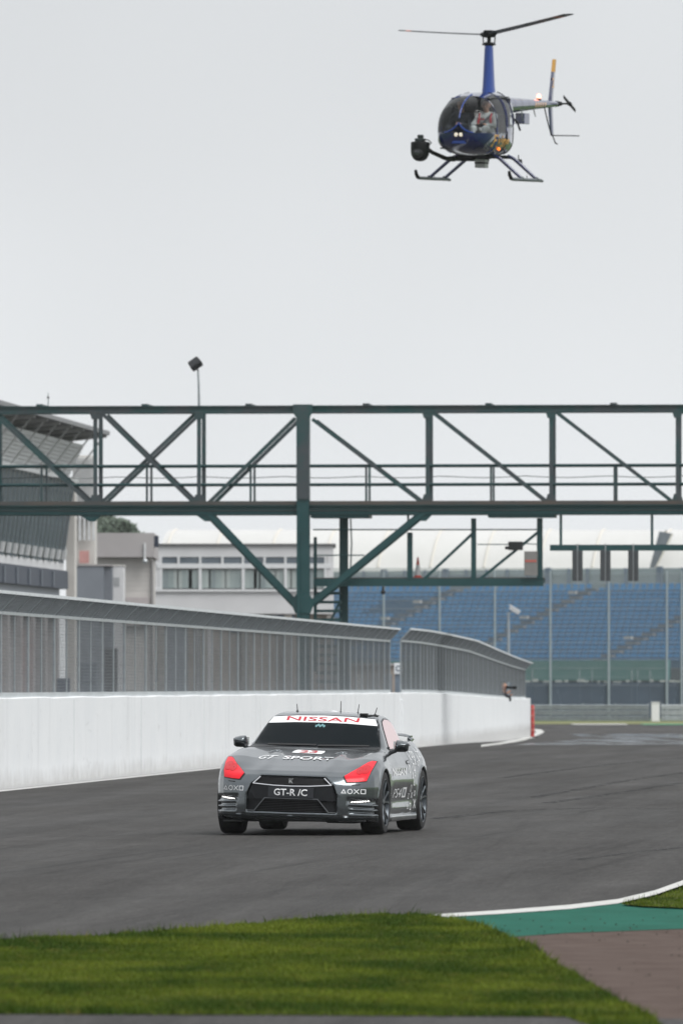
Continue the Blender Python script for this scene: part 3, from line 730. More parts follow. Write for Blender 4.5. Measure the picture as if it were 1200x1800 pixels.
# traffic cone on the platform
p = G.P(734, 1016, .8); loc = Matrix.Rotation(GA, 4, 'Z') @ Vector((p[0], p[1], 0))
t = thing('traffic_cone', 'orange and white traffic cone on the hanging platform', 'cone', (X0 + loc.x, 246 + loc.y, p[2]))
m_or = M('cone_orange', (.40, .055, .035), .6, var=.1)
mb = MB(); mb.box(-.13, .13, -.13, .13, 0, .035); mb.build('base', m_or, t)
mb = MB(); mb.lathe([(.095, .035), (.088, .08)], n=16); mb.build('lower_cone', m_or, t, smooth=True)
mb = MB(); mb.lathe([(.088, .08), (.05, .38)], n=16); mb.build('white_sleeve', M('cone_white', (.45, .46, .47), .6), t, smooth=True)
mb = MB(); mb.lathe([(.05, .38), (.02, .60), (0, .61)], n=16); mb.build('tip', m_or, t, smooth=True)

# floodlight above the gantry, and the short aerial to its left
p = G.P(350, 712, .4); loc = Matrix.Rotation(GA, 4, 'Z') @ Vector((p[0], p[1], 0))
t = thing('floodlight', 'dark floodlight on a thin mast above the gantry', 'floodlight', (X0 + loc.x, 246 + loc.y, zt + .1))
zh = G.z(650, 350) - zt - .1
mb = MB(); mb.tube([(0, 0, 0), (-.01, 0, zh * .6), (-.03, 0, zh)], [.036, .03, .026], 8); mb.build('mast', m_galv, t, smooth=True)
mb = MB(); mb.beam((-.03, 0, zh), (-.10, 0, zh + .12), .07, .05); mb.build('bracket', m_black, t)
mb = MB(); mb.lathe([(0, -.19), (.07, -.17), (.11, -.08), (.165, .08), (.17, .12), (.15, .13), (0, .10)], n=18)
mb = MB(); mb.add([(-.17, -.12, -.13), (.17, -.12, -.13), (.13, .12, -.16), (-.13, .12, -.16), (-.19, -.16, .12), (.19, -.16, .12), (.17, .13, .08), (-.17, .13, .08)], [(0, 3, 2, 1), (4, 5, 6, 7), (0, 1, 5, 4), (1, 2, 6, 5), (2, 3, 7, 6), (3, 0, 4, 7)])
hd = mb.build('lamp_head', M('dark_lamp_metal', (.014, .016, .018), .5, .2, var=.2), t, bevel=.02); hd.location = (-.11, 0, zh + .19); hd.rotation_euler = (rad(55), rad(-35), 0)
mb = MB(); mb.box(-.15, .15, -.12, .10, .128, .131); ln = mb.build('lens', M('lamp_lens', (.03, .032, .035), .2, spec=.4), hd)
p = G.P(85, 712, .8); loc = Matrix.Rotation(GA, 4, 'Z') @ Vector((p[0], p[1], 0))
t = thing('radio_aerial', 'short thin aerial on the left end of the gantry', 'aerial', (X0 + loc.x, 246 + loc.y, zt + .1))
mb = MB(); mb.tube([(0, 0, 0), (.01, 0, .26), (.0, 0, .42)], [.02, .014, .009], 6); mb.build('rod', m_galv, t)
mb = MB(); mb.box(-.03, .03, -.03, .03, .24, .3); mb.build('clamp', m_black, t)
# ================================================================== background
GZ = -.28
m_cream = M('cream_render', (.58, .56, .53), .8, var=.06, scale=.7)
m_bwhite = M('white_render', (.62, .62, .63), .75, var=.05, scale=.6)
m_beige = M('beige_block', (.50, .48, .46), .85, var=.06, scale=1.2)
m_band = M('grey_brown_cladding', (.37, .35, .35), .8, var=.06, scale=.8)
m_greybox = M('grey_steel_cladding', (.20, .22, .25), .6, var=.06, scale=.8)
m_frame = M('white_window_frame', (.66, .67, .68), .5, var=.04)
m_pane = M('reflecting_pane', (.20, .25, .25), .12, .0, col2=(.33, .38, .37), scale=.9, spec=.9, stretch=(1.5, 1, .3))
m_pane_d = M('dark_pane', (.07, .095, .12), .15, col2=(.13, .16, .19), scale=.6, spec=.9)
m_louvre = M('white_louvre_metal', (.60, .61, .62), .5, .1, var=.08)
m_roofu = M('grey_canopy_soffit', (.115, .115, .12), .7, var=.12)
m_rib = M('pale_steel_rib', (.42, .42, .42), .5, .2, var=.1)
m_navy = M('navy_cladding', (.02, .03, .055), .5, var=.15)
m_navyg = M('dark_blue_glazing', (.018, .032, .048), .3, col2=(.05, .075, .095), scale=.35, spec=.25, stretch=(.3, 1, 2))
# ---------------------------------------------------------------- pit building, its face running along the track
B4 = rad(4.4)
PE = 330.0; PX_ = (128 - 600) / F * PE
pb = thing('pit_building', 'pit building on the left with ribbed canopy and dark raked glazing', 'building', (PX_, PE, 0), math.pi / 2 - B4)
# local x away along the track (0 at the far end, negative towards the viewer), local y to the left, z up
def zz(py): return H + (HY - py) / F * PE
def oo(px): return -(px - 128) / F * PE          # local y of a pixel column at the far end
LN = -52
mb = MB(); mb.box(LN, 0, 1.2, 12, GZ, zz(800)); mb.build('wall', m_band, pb)
mb = MB(); mb.add([(LN, oo(130), zz(845)), (0, oo(130), zz(845)), (0, oo(110), zz(992)), (LN, oo(110), zz(992)), (LN, 1.1, zz(845)), (0, 1.1, zz(845)), (0, 1.1, zz(992)), (LN, 1.1, zz(992))],
   [(0, 1, 2, 3), (0, 4, 5, 1), (3, 2, 6, 7), (1, 5, 6, 2), (0, 3, 7, 4), (4, 7, 6, 5)]); gl = mb.build('raked_glazing', m_navyg, pb)
me = None
for k in range(40):
    x = LN + .4 + k * 1.35
    if x > -.1: break
    mb = MB(); mb.beam((x, oo(130) - .05, zz(846)), (x, oo(110) - .05, zz(991)), .055, .06, (1, 0, 0))
    if me is None: me = mb.mesh('mullion'); me.materials.append(M('blue_grey_mullion', (.20, .24, .27), .4, .3, var=.3)); o = link('mullion', me, None, pb); x00 = x
    else: o = link('mullion', me, None, pb); o.location = (x - x00, 0, 0)
# bright brackets at the foot of the glazing
me = None
for k in range(30):
    x = -.9 - k * 2.05
    mb = MB(); mb.beam((x, oo(111) - .12, zz(985)), (x, oo(114) - .12, zz(968)), .12, .5, (1, 0, 0))
    if me is None: me = mb.mesh('bracket'); me.materials.append(m_louvre); o = link('bracket', me, None, pb); x00 = x
    else: o = link('bracket', me, None, pb); o.location = (x - x00, 0, 0)
mb = MB(); mb.box(LN, .25, oo(137), oo(120), zz(848), zz(841)); mb.build('white_beam', m_louvre, pb)
mb = MB(); mb.box(LN, .1, oo(112), 1.1, zz(1003), zz(989)); mb.build('white_fascia', m_bwhite, pb)
# balcony box with its dark bays
mb = MB(); mb.box(LN, -.4, oo(122), 1.1, zz(1036), zz(1004)); bal = mb.build('balcony', m_navy, pb)
for k in range(20):
    x = -5.8 - k * 4.0
    mb = MB(); mb.box(x - .16, x + .16, oo(124.5), oo(122.4), zz(1035), zz(1008)); mb.build('bay_post', M('grey_blue_post2', (.12, .14, .17), .5, .1, var=.1), bal)
mb = MB(); mb.box(LN, -2, oo(115), 1.15, zz(1075), zz(1036.5)); mb.build('lower_wall', m_greybox, pb)
# ground floor: garage openings between piers
for k in range(12):
    x = -2 - k * 4.1
    mb = MB(); mb.box(x - .35, x + .35, oo(113), 1.1, GZ, zz(1075.5)); mb.build('pier', m_band, pb)
    mb = MB(); mb.box(x - 3.7, x - .4, .7, .8, GZ, zz(1110) if k % 3 else zz(1140)); mb.build('garage_door', [m_cream, m_navy, M('red_door', (.35, .10, .08), .6, var=.1), m_bwhite][k % 4], pb)
# canopy: a tilted plate carried by ribs, louvres below it
zc0, zc1 = zz(764), zz(773)
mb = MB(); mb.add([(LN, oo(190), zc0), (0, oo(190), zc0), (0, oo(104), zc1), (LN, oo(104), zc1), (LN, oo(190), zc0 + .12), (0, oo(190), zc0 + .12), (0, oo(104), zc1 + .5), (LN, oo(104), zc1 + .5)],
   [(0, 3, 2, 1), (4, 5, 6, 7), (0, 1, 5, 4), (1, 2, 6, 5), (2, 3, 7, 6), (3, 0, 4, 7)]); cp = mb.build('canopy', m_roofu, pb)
mb = MB(); mb.beam((LN, oo(191), zc0 + .05), (.1, oo(191), zc0 + .05), .1, .16); mb.build('canopy_edge', M('canopy_edge_metal', (.2, .2, .21), .5, .3), cp)
for k in range(13):
    x = -.2 - k * 4.1
    mb = MB(); mb.beam((x, oo(189), zc0 - .06), (x, oo(104), zc1 - .06), .2, .12, (0, 0, 1)); mb.build('canopy_rib', m_rib, cp)
    mb = MB(); mb.beam((x, oo(184), zc0 - .08), (x - .3, oo(128), zz(842)), .05, .10, (1, 0, 0)); mb.build('strut', m_rib, pb)
for k in range(9):
    t_ = k / 8
    y = oo(150) * (1 - t_) + oo(126) * t_ + .1; z = zz(786) * (1 - t_) + zz(836) * t_
    mb = MB(); mb.box(LN, 0, y - .02, y + .16, z - .085, z + .085); mb.build('louvre', m_louvre, pb)
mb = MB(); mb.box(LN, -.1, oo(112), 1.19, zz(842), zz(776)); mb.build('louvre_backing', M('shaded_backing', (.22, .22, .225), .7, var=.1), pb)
mb = MB(); mb.box(.3, 1.1, oo(130), oo(115), GZ, zz(846)); mb.build('end_column', m_cream, pb)

# ---------------------------------------------------------------- louvred stair tower, grey block, white block
def frontal(name, label, cat, D, px0, px1, ang=0.0):
    X = (px0 - 600) / F * D
    fr = Fr(X, D, ang); t = thing(name, label, cat, (X, D, 0), ang); return t, fr
t, fr = frontal('stair_tower', 'pale louvred stair tower beside the pit building', 'tower', 352, 128, 168)
x1 = fr.x(166); mb = MB(); mb.box(0, x1, .25, 4, GZ, fr.z(800)); mb.build('core', m_cream, t)
for k in range(26):
    z = fr.z(806 + k * 4.2); mb = MB(); mb.box(.05, x1 - .02, .0, .2, z - .02, z + .035); mb.build('louvre_slat', m_louvre, t)
for k in range(5):
    x = x1 * (.08 + k * .21); mb = MB(); mb.box(x, x + .09, -.06, -.005, fr.z(950), fr.z(905)); mb.build('fin', m_louvre, t)
mb = MB(); mb.box(fr.x(140), fr.x(157), -.07, -.01, fr.z(990), fr.z(968)); mb.build('pink_panel', M('faded_pink', (.52, .27, .25), .6, var=.1), t)
t, fr = frontal('grey_block', 'plain dark grey clad block below the stair tower', 'building', 345, 131, 197)
mb = MB(); mb.box(0, fr.x(183), 0, 4, GZ, fr.z(995)); mb.build('wall', m_greybox, t); mb = MB(); mb.box(fr.x(183) + .004, fr.x(197), .1, 4, GZ, fr.z(996)); mb.build('return_wall', M('grey_return', (.15, .165, .19), .6, var=.06), t)
mb = MB(); mb.box(-.02, fr.x(198), -.04, 4.02, fr.z(994.8), fr.z(992)); mb.build('coping', m_band, t)
t, fr = frontal('white_block', 'narrow white rendered block right of the grey one', 'building', 347, 197.5, 218)
mb = MB(); mb.box(0, fr.x(217), 0, 3, GZ, fr.z(995)); mb.build('wall', m_bwhite, t); mb = MB(); mb.box(-.03, fr.x(217) + .03, -.03, 3.03, fr.z(994.9), fr.z(992.8)); mb.build('coping', m_cream, t)
mb = MB(); mb.box(.08, .30, -.02, -.003, fr.z(1030), fr.z(1015)); mb.build('vent_grille', M('grey_vent', (.35, .36, .37), .6), t)
# ---------------------------------------------------------------- beige block with an overhanging band
t, fr = frontal('beige_building', 'low beige block building with grey overhanging top band', 'building', 380, 168, 276)
mb = MB(); mb.box(0, fr.x(266), 0, 9, GZ, fr.z(980)); mb.build('wall', m_beige, t)
mb = MB(); mb.box(-.05, fr.x(271), -.5, 9.2, fr.z(979.6), fr.z(937)); mb.build('top_band', m_band, t)
mb = MB(); mb.box(fr.x(270.5), fr.x(279), -.2, .3, fr.z(962), fr.z(942)); mb.build('louvre_unit', m_navy, t)
mb = MB(); mb.tube([(fr.x(268), -.08, GZ), (fr.x(268), -.08, fr.z(985))], .06, 8); mb.build('drain_pipe', M('grey_pipe', (.26, .25, .25), .6), t)
mb = MB(); mb.tube([(fr.x(255), -.56, fr.z(990)), (fr.x(255), -.56, fr.z(955))], .05, 8); mb.build('lamp_bracket', m_louvre, t)
mb = MB(); mb.ball((fr.x(256), -.6, fr.z(987)), .11); mb.build('wall_lamp', m_galv_light, t, smooth=True)
mb = MB(); mb.box(fr.x(222), fr.x(262), -.25, -.02, fr.z(1100), fr.z(1050)); mb.build('planter', M('grey_pink_block', (.42, .38, .38), .8, var=.1), t)
for k in range(9):
    z = fr.z(988 + k * 8.4); mb = MB(); mb.box(.02, fr.x(264), -.004, -.0005, z, z + .012); mb.build('block_course', M('mortar_line', (.40, .385, .37), .9), t)
# ---------------------------------------------------------------- white office with a window band
t, fr = frontal('white_office', 'white two-storey office with a long band of windows', 'building', 400, 272, 586)
xr = fr.x(586)
z_roof, z_w1, z_w2, z_w3, z_w4 = fr.z(959), fr.z(977), fr.z(992.5), fr.z(999), fr.z(1036)
mb = MB(); mb.box(0, xr, 0, 8, z_w1, z_roof); mb.build('upper_wall', m_bwhite, t)
mb = MB(); mb.box(-.08, xr + .1, -.12, 8.1, z_roof + .002, z_roof + .09); mb.build('roof_edge', M('dark_flashing', (.10, .10, .105), .5), t)
mb = MB(); mb.box(0, xr, 0, 8, fr.z(1079), z_w4); mb.build('spandrel_wall', m_bwhite, t)
mb = MB(); mb.box(.1, xr - .1, .2, 7.9, z_w4 + .003, z_w1 - .003); mb.build('core', M('dim_interior', (.16, .17, .17), .8, col2=(.28, .29, .28), scale=.5), t)
ux = [283, 314, 352, 391, 427, 465, 501.5, 538, 572]
for i in range(len(ux) - 1):
    a, b = fr.x(ux[i] + 2), fr.x(ux[i + 1] - 2)
    mb = MB(); mb.box(a, b, .05, .07, z_w2 + .06, z_w1 - .05); wnd = mb.build('window', m_pane_d, t)
    mb = MB(); mb.box(a - .05, b + .05, -.01, .045, z_w1 - .049, z_w1 - .003); mb.build('head_frame', m_frame, wnd)
lx = [283, 352, 427.5, 502, 572]
for i in range(len(lx) - 1):
    a, b = fr.x(lx[i] + 2.5), fr.x(lx[i + 1] - 2.5)
    mb = MB(); mb.box(a, b, .06, .08, z_w4 + .06, z_w3 - .06); wnd = mb.build('window', m_pane, t)
    for k in range(6):      # vertical blinds behind the pane edge, uneven
        x = a + (b - a) * ((k * .37 + i * .21) % 1) * .85
        mb = MB(); mb.box(x, x + .12 + .1 * (k % 3), .052, .058, z_w4 + .07, z_w3 - .07); mb.build('blind', [M('grey_blind', (.20, .24, .25), .4), M('pale_blind', (.34, .38, .37), .4), m_pane][k % 3], wnd)
for px in ux:
    mb = MB(); mb.box(fr.x(px) - .05, fr.x(px) + .05, -.04, .1, z_w3, z_w1 - .003); mb.build('mullion', m_frame, t)
for px in lx:
    mb = MB(); mb.box(fr.x(px) - .065, fr.x(px) + .065, -.045, .1, z_w4 + .004, z_w3 - .003); mb.build('mullion', m_frame, t)
mb = MB(); mb.box(fr.x(276), fr.x(582), -.06, .1, z_w3, z_w2 + .05); mb.build('transom', m_frame, t)
mb = MB(); mb.box(0, fr.x(282), -.02, .5, z_w4 + .002, z_w1 - .002); mb.build('end_pier', m_bwhite, t)
mb = MB(); mb.box(fr.x(575), xr, -.02, .5, z_w4 + .002, z_w1 - .002); mb.build('end_pier', m_bwhite, t)
mb = MB(); mb.box(-.02, xr + .02, -.12, .02, fr.z(1040), fr.z(1036.5)); mb.build('sill', m_frame, t)
mb = MB(); mb.box(.1, xr - .3, .4, 7.9, GZ, fr.z(1079.5)); mb.build('ground_floor_wall', M('tan_render', (.36, .31, .27), .85, var=.15, scale=.5), t)
for k, (a, b) in enumerate(((405, 517), (290, 330), (345, 372))):
    mb = MB(); mb.box(fr.x(a), fr.x(b), .3, .38, fr.z(1230 if k else 1110), fr.z(1082)); mb.build(['blue_hoarding', 'roller_door', 'roller_door'][k], [M('blue_hoarding', (.10, .20, .36), .5, var=.06), m_greybox, m_bwhite][k], t)
for k in range(5):
    x = fr.x(278 + k * 74); mb = MB(); mb.box(x, x + .35, .05, .39, GZ, fr.z(1079.6)); mb.build('pier', M('tan_pier', (.28, .26, .24), .85, var=.15), t)
# low pit sheds seen blurred through the mesh, to the right of the office
t, fr = frontal('equipment_shed', 'low brown shed glimpsed through the fence mesh behind the gantry', 'shed', 392, 590, 720)
mb = MB(); mb.box(0, fr.x(700), 0, 4, GZ, fr.z(1170)); mb.build('wall', M('tan_render'), t)
for k in range(4):
    mb = MB(); mb.box(fr.x(600 + k * 25), fr.x(614 + k * 25), -.03, -.004, GZ, fr.z(1185)); mb.build('door', [m_navy, m_cream, m_band, m_greybox][k], t)
mb = MB(); mb.box(-.1, fr.x(702), -.15, 4.1, fr.z(1169.7), fr.z(1166)); mb.build('roof', m_band, t)
# tents and boxes standing in the pit lane, only blurs behind the mesh
rr_ = random.Random(4)
cols = [(.05, .06, .09), (.12, .14, .17), (.04, .04, .045)]
spots = [(112, 262, 'navy'), (157, 268, 'slate'), (196, 280, 'black')]
for i, (px, D, cn) in enumerate(spots):
    X = (px - 600) / F * D; hgt = 1.9 + .5 * (i % 3); wd = .2 + .05 * (i % 2)
    t = thing('tool_cabinet', 'tall %s cabinet in the pit lane blurred behind the fence' % cn, 'cabinet', (X, D, 0))
    mc = M('cabinet_' + cn, cols[i], .6, var=.1)
    mb = MB(); mb.box(-wd, wd, -.3, .3, .1, hgt); mb.build('body', mc, t, bevel=.02)
    for k in range(4):
        z = .2 + k * (hgt - .3) / 4; mb = MB(); mb.box(-wd + .04, wd - .04, -.325, -.302, z, z + (hgt - .3) / 4 - .05); mb.build('drawer', mc, t)
    for sx_ in (-1, 1): mb = MB(); mb.lathe([(0, -.03), (.06, -.03), (.06, .03), (0, .03)], (sx_ * wd * .8, -.2, .06), 'y', 10); mb.build('castor', m_dark, t)

# ---------------------------------------------------------------- trees behind the beige block
def leaf_tree(name, label, X, D, zb_, blobs, n, seed, mat):
    t = thing(name, label, 'tree', (X, D, zb_), group='trees behind the buildings')
    rng = np.random.default_rng(seed); V = []; 
    for (cx, cy, cz, r) in blobs:
        k = int(n * r * r); d = rng.normal(size=(k, 3)); d /= np.linalg.norm(d, axis=1)[:, None]
        p = np.array([cx, cy, cz]) + d * (r * rng.uniform(.55, 1.08, k) ** .6)[:, None] * np.array([1, 1, .85])
        a = rng.normal(size=(k, 3)) * .13; b = rng.normal(size=(k, 3)) * .13
        V.append(np.stack([p - a, p + b, p + a, p - b], 1).reshape(-1, 3))
    V = np.concatenate(V); Q = np.arange(len(V)).reshape(-1, 4)
    link('crown', np_mesh('crown', V, Q), mat, t)
    top = max(b[2] for b in blobs)
    mb = MB(); mb.tube([(0, 0, 0), (.1, 0, top * .4), (-.05, 0, top * .75)], [.3, .22, .1], 10)
    for (cx, cy, cz, r) in blobs: mb.tube([(.05, 0, top * .4), (cx * .6, cy * .6, top * .4 + (cz - top * .4) * .6), (cx, cy, cz)], [.14, .09, .03], 6)
    mb.build('trunk', M('tree_bark', (.10, .08, .06), .9, var=.2), t, smooth=True)
    return t
m_leaf = M('hazed_tree_foliage', (.10, .13, .10), .8, col2=(.16, .195, .155), scale=1.2, spec=.1)  # leaf colour paled to carry the distance haze
D = 560; s_ = F / D
X = (205 - 600) / s_; z0 = GZ
leaf_tree('broadleaf_tree', 'dark broadleaf tree rising above the beige block building', X, D, z0, [(-.9, 0, 11.5, 1.35), (.1, .3, 11.85, 1.2), (.9, 0, 11.25, 1.05), (-.3, .6, 10.4, 1.5), (1.45, .2, 10.5, .75)], 900, 3, m_leaf)
X = (172 - 600) / s_
leaf_tree('broadleaf_tree', 'smaller tree between the stair tower and the beige block', X, D + 6, z0, [(-.3, 0, 12.2, .9), (.3, .3, 12.6, .7), (0, 0, 11.3, 1.0)], 900, 5, m_leaf)

# ---------------------------------------------------------------- marquee roofs behind everything
m_memb = M('white_membrane', (.57, .567, .555), .6, var=.03, scale=.3)
m_memb2 = M('pale_seam', (.66, .63, .58), .6)
def marquee(label, D, px0, px1, pys, lean, ribs, ang=0.0):
    X = (px0 - 600) / F * D; fr = Fr(X, D, ang)
    t = thing('marquee_roof', label, 'roof', (X, D, 0), ang)
    L_ = fr.x(px1); ytop, ybot = pys
    prof = []
    for k in range(9):
        a = k / 8; prof.append((math.sin(a * 1.35) / math.sin(1.35) * lean[1], fr.z(ybot + (ytop - ybot) * a, px0) , math.sin(a * 1.3) / math.sin(1.3)))
    # rises while going away and to the right
    v = []; f = []
    zb_, zt_ = fr.z(ybot, px0), fr.z(ytop, px0)
    pts = []
    for k in range(9):
        a = k / 8; z = zb_ + (zt_ - zb_) * math.sin(a * math.pi / 2) ** .9; dep = lean[1] * a ** 1.1; sh = lean[0] * a
        pts.append((sh, dep, z))
    for p in pts: v += [(p[0], p[1], p[2]), (p[0] + L_, p[1], p[2])]
    for k in range(8): f.append((2 * k, 2 * k + 1, 2 * k + 3, 2 * k + 2))
    v += [(pts[-1][0] , pts[-1][1] + 8, zb_), (pts[-1][0] + L_, pts[-1][1] + 8, zb_)]
    f.append((16, 17, 19, 18))
    MB().add(v, f).build('membrane', m_memb, t, smooth='full')
    for x in ribs:
        u = fr.x(x); mb = MB(); mb.tube([(p[0] + u, p[1] - .03, p[2] + .02) for p in pts], .09, 6); mb.build('seam', m_memb2, t, smooth=True)
    mb = MB(); mb.box(0, L_, -.1, .1, zb_ - .5, zb_); mb.build('eave_band', m_bwhite, t)
    mb = MB(); mb.box(0, L_, .3, .5, GZ, zb_ - .5); mb.build('side_wall', M('pale_side_wall', (.5, .53, .53), .7, var=.06, scale=.3), t)
    return t, fr
marquee('long white membrane roof behind the grandstand, left part with curved seams', 590, 274, 1150, (930, 998), (.95, 3.0), [285, 372, 470, 568, 664, 756, 850, 946, 1040])
marquee('white membrane roof at the right edge beyond the dark gap', 592, 1149, 1500, (930, 998), (1.2, 3.0), [1152, 1260, 1360])
t, fr = frontal('glazed_gable', 'dark slanted gap between the two white membrane roofs', 'gable', 588, 1124, 1180)
a = [fr.P(*p) for p in ((1141, 998), (1152, 998), (1181, 938), (1158, 934))]
mb = MB(); mb.prism([(p[0], p[2]) for p in a], 'y', .0, .3); mb.build('dark_panel', M('blue_grey_panel', (.14, .16, .19), .5, var=.2, scale=.5), t)
mb = MB(); mb.beam((a[1][0], -.05, a[1][2]), (a[2][0], -.05, a[2][2]), .12, .12); mb.build('edge_tube', m_memb2, t)

# ---------------------------------------------------------------- grandstand, turned so that its steps climb away to the right
m_seat = M('blue_plastic_seat', (.025, .18, .38), .5, col2=(.05, .245, .47), scale=.8, lo=.3, hi=.7)
m_step = M('concrete_terrace', (.05, .115, .19), .85, var=.1, scale=.6)
SA = -rad(40)                                   # rows run right and towards the viewer
DS = 520; SX = (900 - 600) / F * DS
S = Fr(SX, DS, SA)
gs = thing('grandstand', 'blue seated grandstand terraces on the far side of the track', 'grandstand', (SX, DS, 0), SA)
RISE, TREAD, NR, PITCH = .264, .80, 18, .545
z_f = H + (HY - 1163) / F * DS
row_u0, row_u1 = -27.0, 23.0
seat_mb = MB()      # a tip-up seat: shell back and pan
seat_mb.box(-.19, .19, .16, .20, .10, .42); seat_mb.box(-.19, .19, -.12, .16, .06, .11)
seat_me = seat_mb.mesh('seat'); seat_me.materials.append(m_seat)
bmm = bmesh.new(); bmm.from_mesh(seat_me); bmesh.ops.bevel(bmm, geom=bmm.edges[:], offset=.012, segments=1, affect='EDGES'); bmm.to_mesh(seat_me); bmm.free()
rs = random.Random(8)
aisles = [-15.6, -4.4, 6.9]
vis = []; allseats = []
for r in range(NR):
    y, z = .3 + r * TREAD, z_f + r * RISE
    n_ = int((row_u1 - row_u0) / PITCH)
    for i in range(n_):
        u = row_u0 + i * PITCH
        if any(abs(u - a) < .62 for a in aisles): continue
        # the middle landing: a block of seats left out beside each stair
        if 11 <= r <= 14 and any(-4.2 < u - a < -.4 for a in aisles[:1]): continue
        X = SX + u * S.c - y * S.s; Y = DS + u * S.s + y * S.c
        px = 600 + F * X / Y; py = HY - F * (z + .3 - H) / Y
        allseats.append((u, y, z, px, py))
cand = [s for s in allseats if 905 < s[3] < 1195 and s[4] > 1075]
cand.sort(key=lambda s: -s[4]); chosen = set(id(s) for s in cand[:300])
sv = np.array([list(v.co) for v in seat_me.vertices]); sf = [tuple(p.vertices) for p in seat_me.polygons]
rest = MB()
for s in allseats:
    tz = rs.uniform(-.012, .012)
    if id(s) in chosen:
        o = link('seat', seat_me, None, gs); o.location = (s[0], s[1], s[2] + tz)
    else:
        if not (560 < s[3] < 1260): continue
        rest.add(sv + np.array([s[0], s[1], s[2] + tz]), sf)
o = rest.build('seat_rows', m_seat, gs, fix=False); o['kind'] = 'stuff'
v = []
for r in range(NR):
    y, z = r * TREAD - .35, z_f + r * RISE
    mb = MB(); mb.box(row_u0 - 2, row_u1 + 2, y, y + TREAD + .05 if r < NR - 1 else y + 3, z - 1.2, z); mb.build('terrace_step', m_step, gs)
m_stair = M('pale_stair_concrete', (.09, .11, .14), .85, col2=(.19, .185, .18), scale=1.5)
for a in aisles:
    for r in range(NR):
        y, z = r * TREAD - .34, z_f + r * RISE
        mb = MB(); mb.box(a - .42, a + .42, y - .02, y + .36, z + .003, z + .13); mb.build('stair_step', m_stair, gs)
for (a, r) in ((-15.6, 13), (-15.6, 9), (-4.4, 15), (-4.4, 9), (6.9, 4), (6.9, 13)):      # pale landings and number boards by the stairs
    y, z = r * TREAD, z_f + r * RISE
    mb = MB(); mb.box(a - .75, a - .15, y - .1, y + .1, z + .3, z + .48); mb.build('block_sign', M('pale_sign', (.36, .36, .35), .7, var=.1), gs)
# screen behind the top row
yT, zT = NR * TREAD + 1.6, z_f + (NR - 1) * RISE
m_screen = glass('wind_screen_glazing', (.62, .70, .70), .05, ((.42, .47, .48), .45))
pxs = [604, 640, 676, 712, 748, 784, 820, 856, 892, 928, 964, 1000, 1033, 1068, 1100, 1160, 1200, 1235]
zs0, zs1 = zT, S.z(1000, 900, yT)
us = [S.x(p, yT) for p in pxs]
mb = MB(); mb.box(us[0] - 3, us[-1] + 1, yT, yT + .03, zs0, zs1 - .06); mb.build('wind_screen', m_screen, gs)
for i, u in enumerate(us):
    big_ = pxs[i] in (964, 1160, 676, 784)
    mb = MB(); mb.box(u - (.22 if big_ else .07), u + (.22 if big_ else .07), yT - .15, yT - .02, zs0, zs1 + (.05 if big_ else -.03)); mb.build('screen_post', M('slate_post', (.15, .19, .23), .6, var=.1), gs)
for k in range(70):    # picket rail in front of the screen on the left
    u = S.x(604, yT - .4) + k * .17
    if u > S.x(880, yT - .4): break
    mb = MB(); mb.box(u - .02, u + .02, yT - .42, yT - .38, zs0, zs1 - .35); mb.build('picket', M('slate_post'), gs)
# front wall of the stand, green band
y_f = -1.1
zg0, zg1 = S.z(1196, 900, y_f), S.z(1161, 900, y_f)
ug0, ug1 = S.x(560, y_f), S.x(1172, y_f)
mb = MB(); mb.box(ug0, ug1, y_f, y_f + .3, zg0, zg1); mb.build('front_parapet', M('green_parapet', (.05, .165, .17), .6, var=.08, scale=.5), gs)
mb = MB(); mb.box(ug0, S.x(1300, y_f), y_f + .31, y_f + .8, GZ, z_f - .4); mb.build('front_wall', M('dark_blue_grey_wall', (.07, .085, .11), .7, var=.1, scale=.4), gs)
rs2 = random.Random(12)
for k in range(16):
    px = 925 + k * 18 + rs2.uniform(-5, 5); u = S.x(px, y_f - .1); z = S.z(1198 + rs2.uniform(-2, 2), px, y_f - .1)
    wd = rs2.uniform(.08, .32); mb = MB(); mb.box(u - wd, u + wd, y_f - .06, y_f - .01, z - .09, z + .09); mb.build('wall_board', M('pale_board', (.48, .49, .5), .6, var=.1), gs)

# ---------------------------------------------------------------- far catch fence: poles, mesh skirt, barrier in front
FF = Fr(0, 474, 0)
ff = thing('catch_fence', 'tall catch fence poles with dark netting in front of the grandstand', 'fence', (0, 474, GZ))
m_pole = M('pale_pole_steel', (.33, .38, .42), .5, .4, var=.1)
for px in (674, 772, 869, 966.5, 1069, 1171, 1197, 1265):
    x = FF.x(px); mb = MB(); mb.tube([(x, 0, 0), (x, 0, FF.z(1003) - GZ)], [.075, .055], 10); mb.build('pole', m_pole, ff, smooth=True)
for px, w_ in ((905, .05), (935, .05), (1018, .06), (1040, .05), (1110, .05), (1120, .05), (1142, .05)):
    x = FF.x(px); mb = MB(); mb.beam((x, .2, 0), (x, .2, FF.z(1178) - GZ), w_, w_); mb.build('net_post', m_pole, ff)
for px0, px1 in ((978, 992), (1062, 1052), (1190, 1180)):
    mb = MB(); mb.beam((FF.x(px0), .3, FF.z(1208) - GZ), (FF.x(px1), .3, .1), .06, .06); mb.build('stay', m_pole, ff)
for k in range(14):
    z = FF.z(1010 + k * 15) - GZ; mb = MB(); mb.tube([(FF.x(560), .0, z), (FF.x(1290), 0, z)], .010, 5); mb.build('cable', M('fence_cable', (.2, .22, .24), .5, .5), ff)
m_net = M('dark_netting', (.075, .105, .15), .8, var=.1, scale=.7)
mb = MB()
x0, x1 = FF.x(560), FF.x(1290); zt_ = FF.z(1200) - GZ
nn = 260
for k in range(nn):
    x = x0 + (x1 - x0) * k / nn; mb.beam((x, .1, .2), (x, .1, zt_), .055, .02)
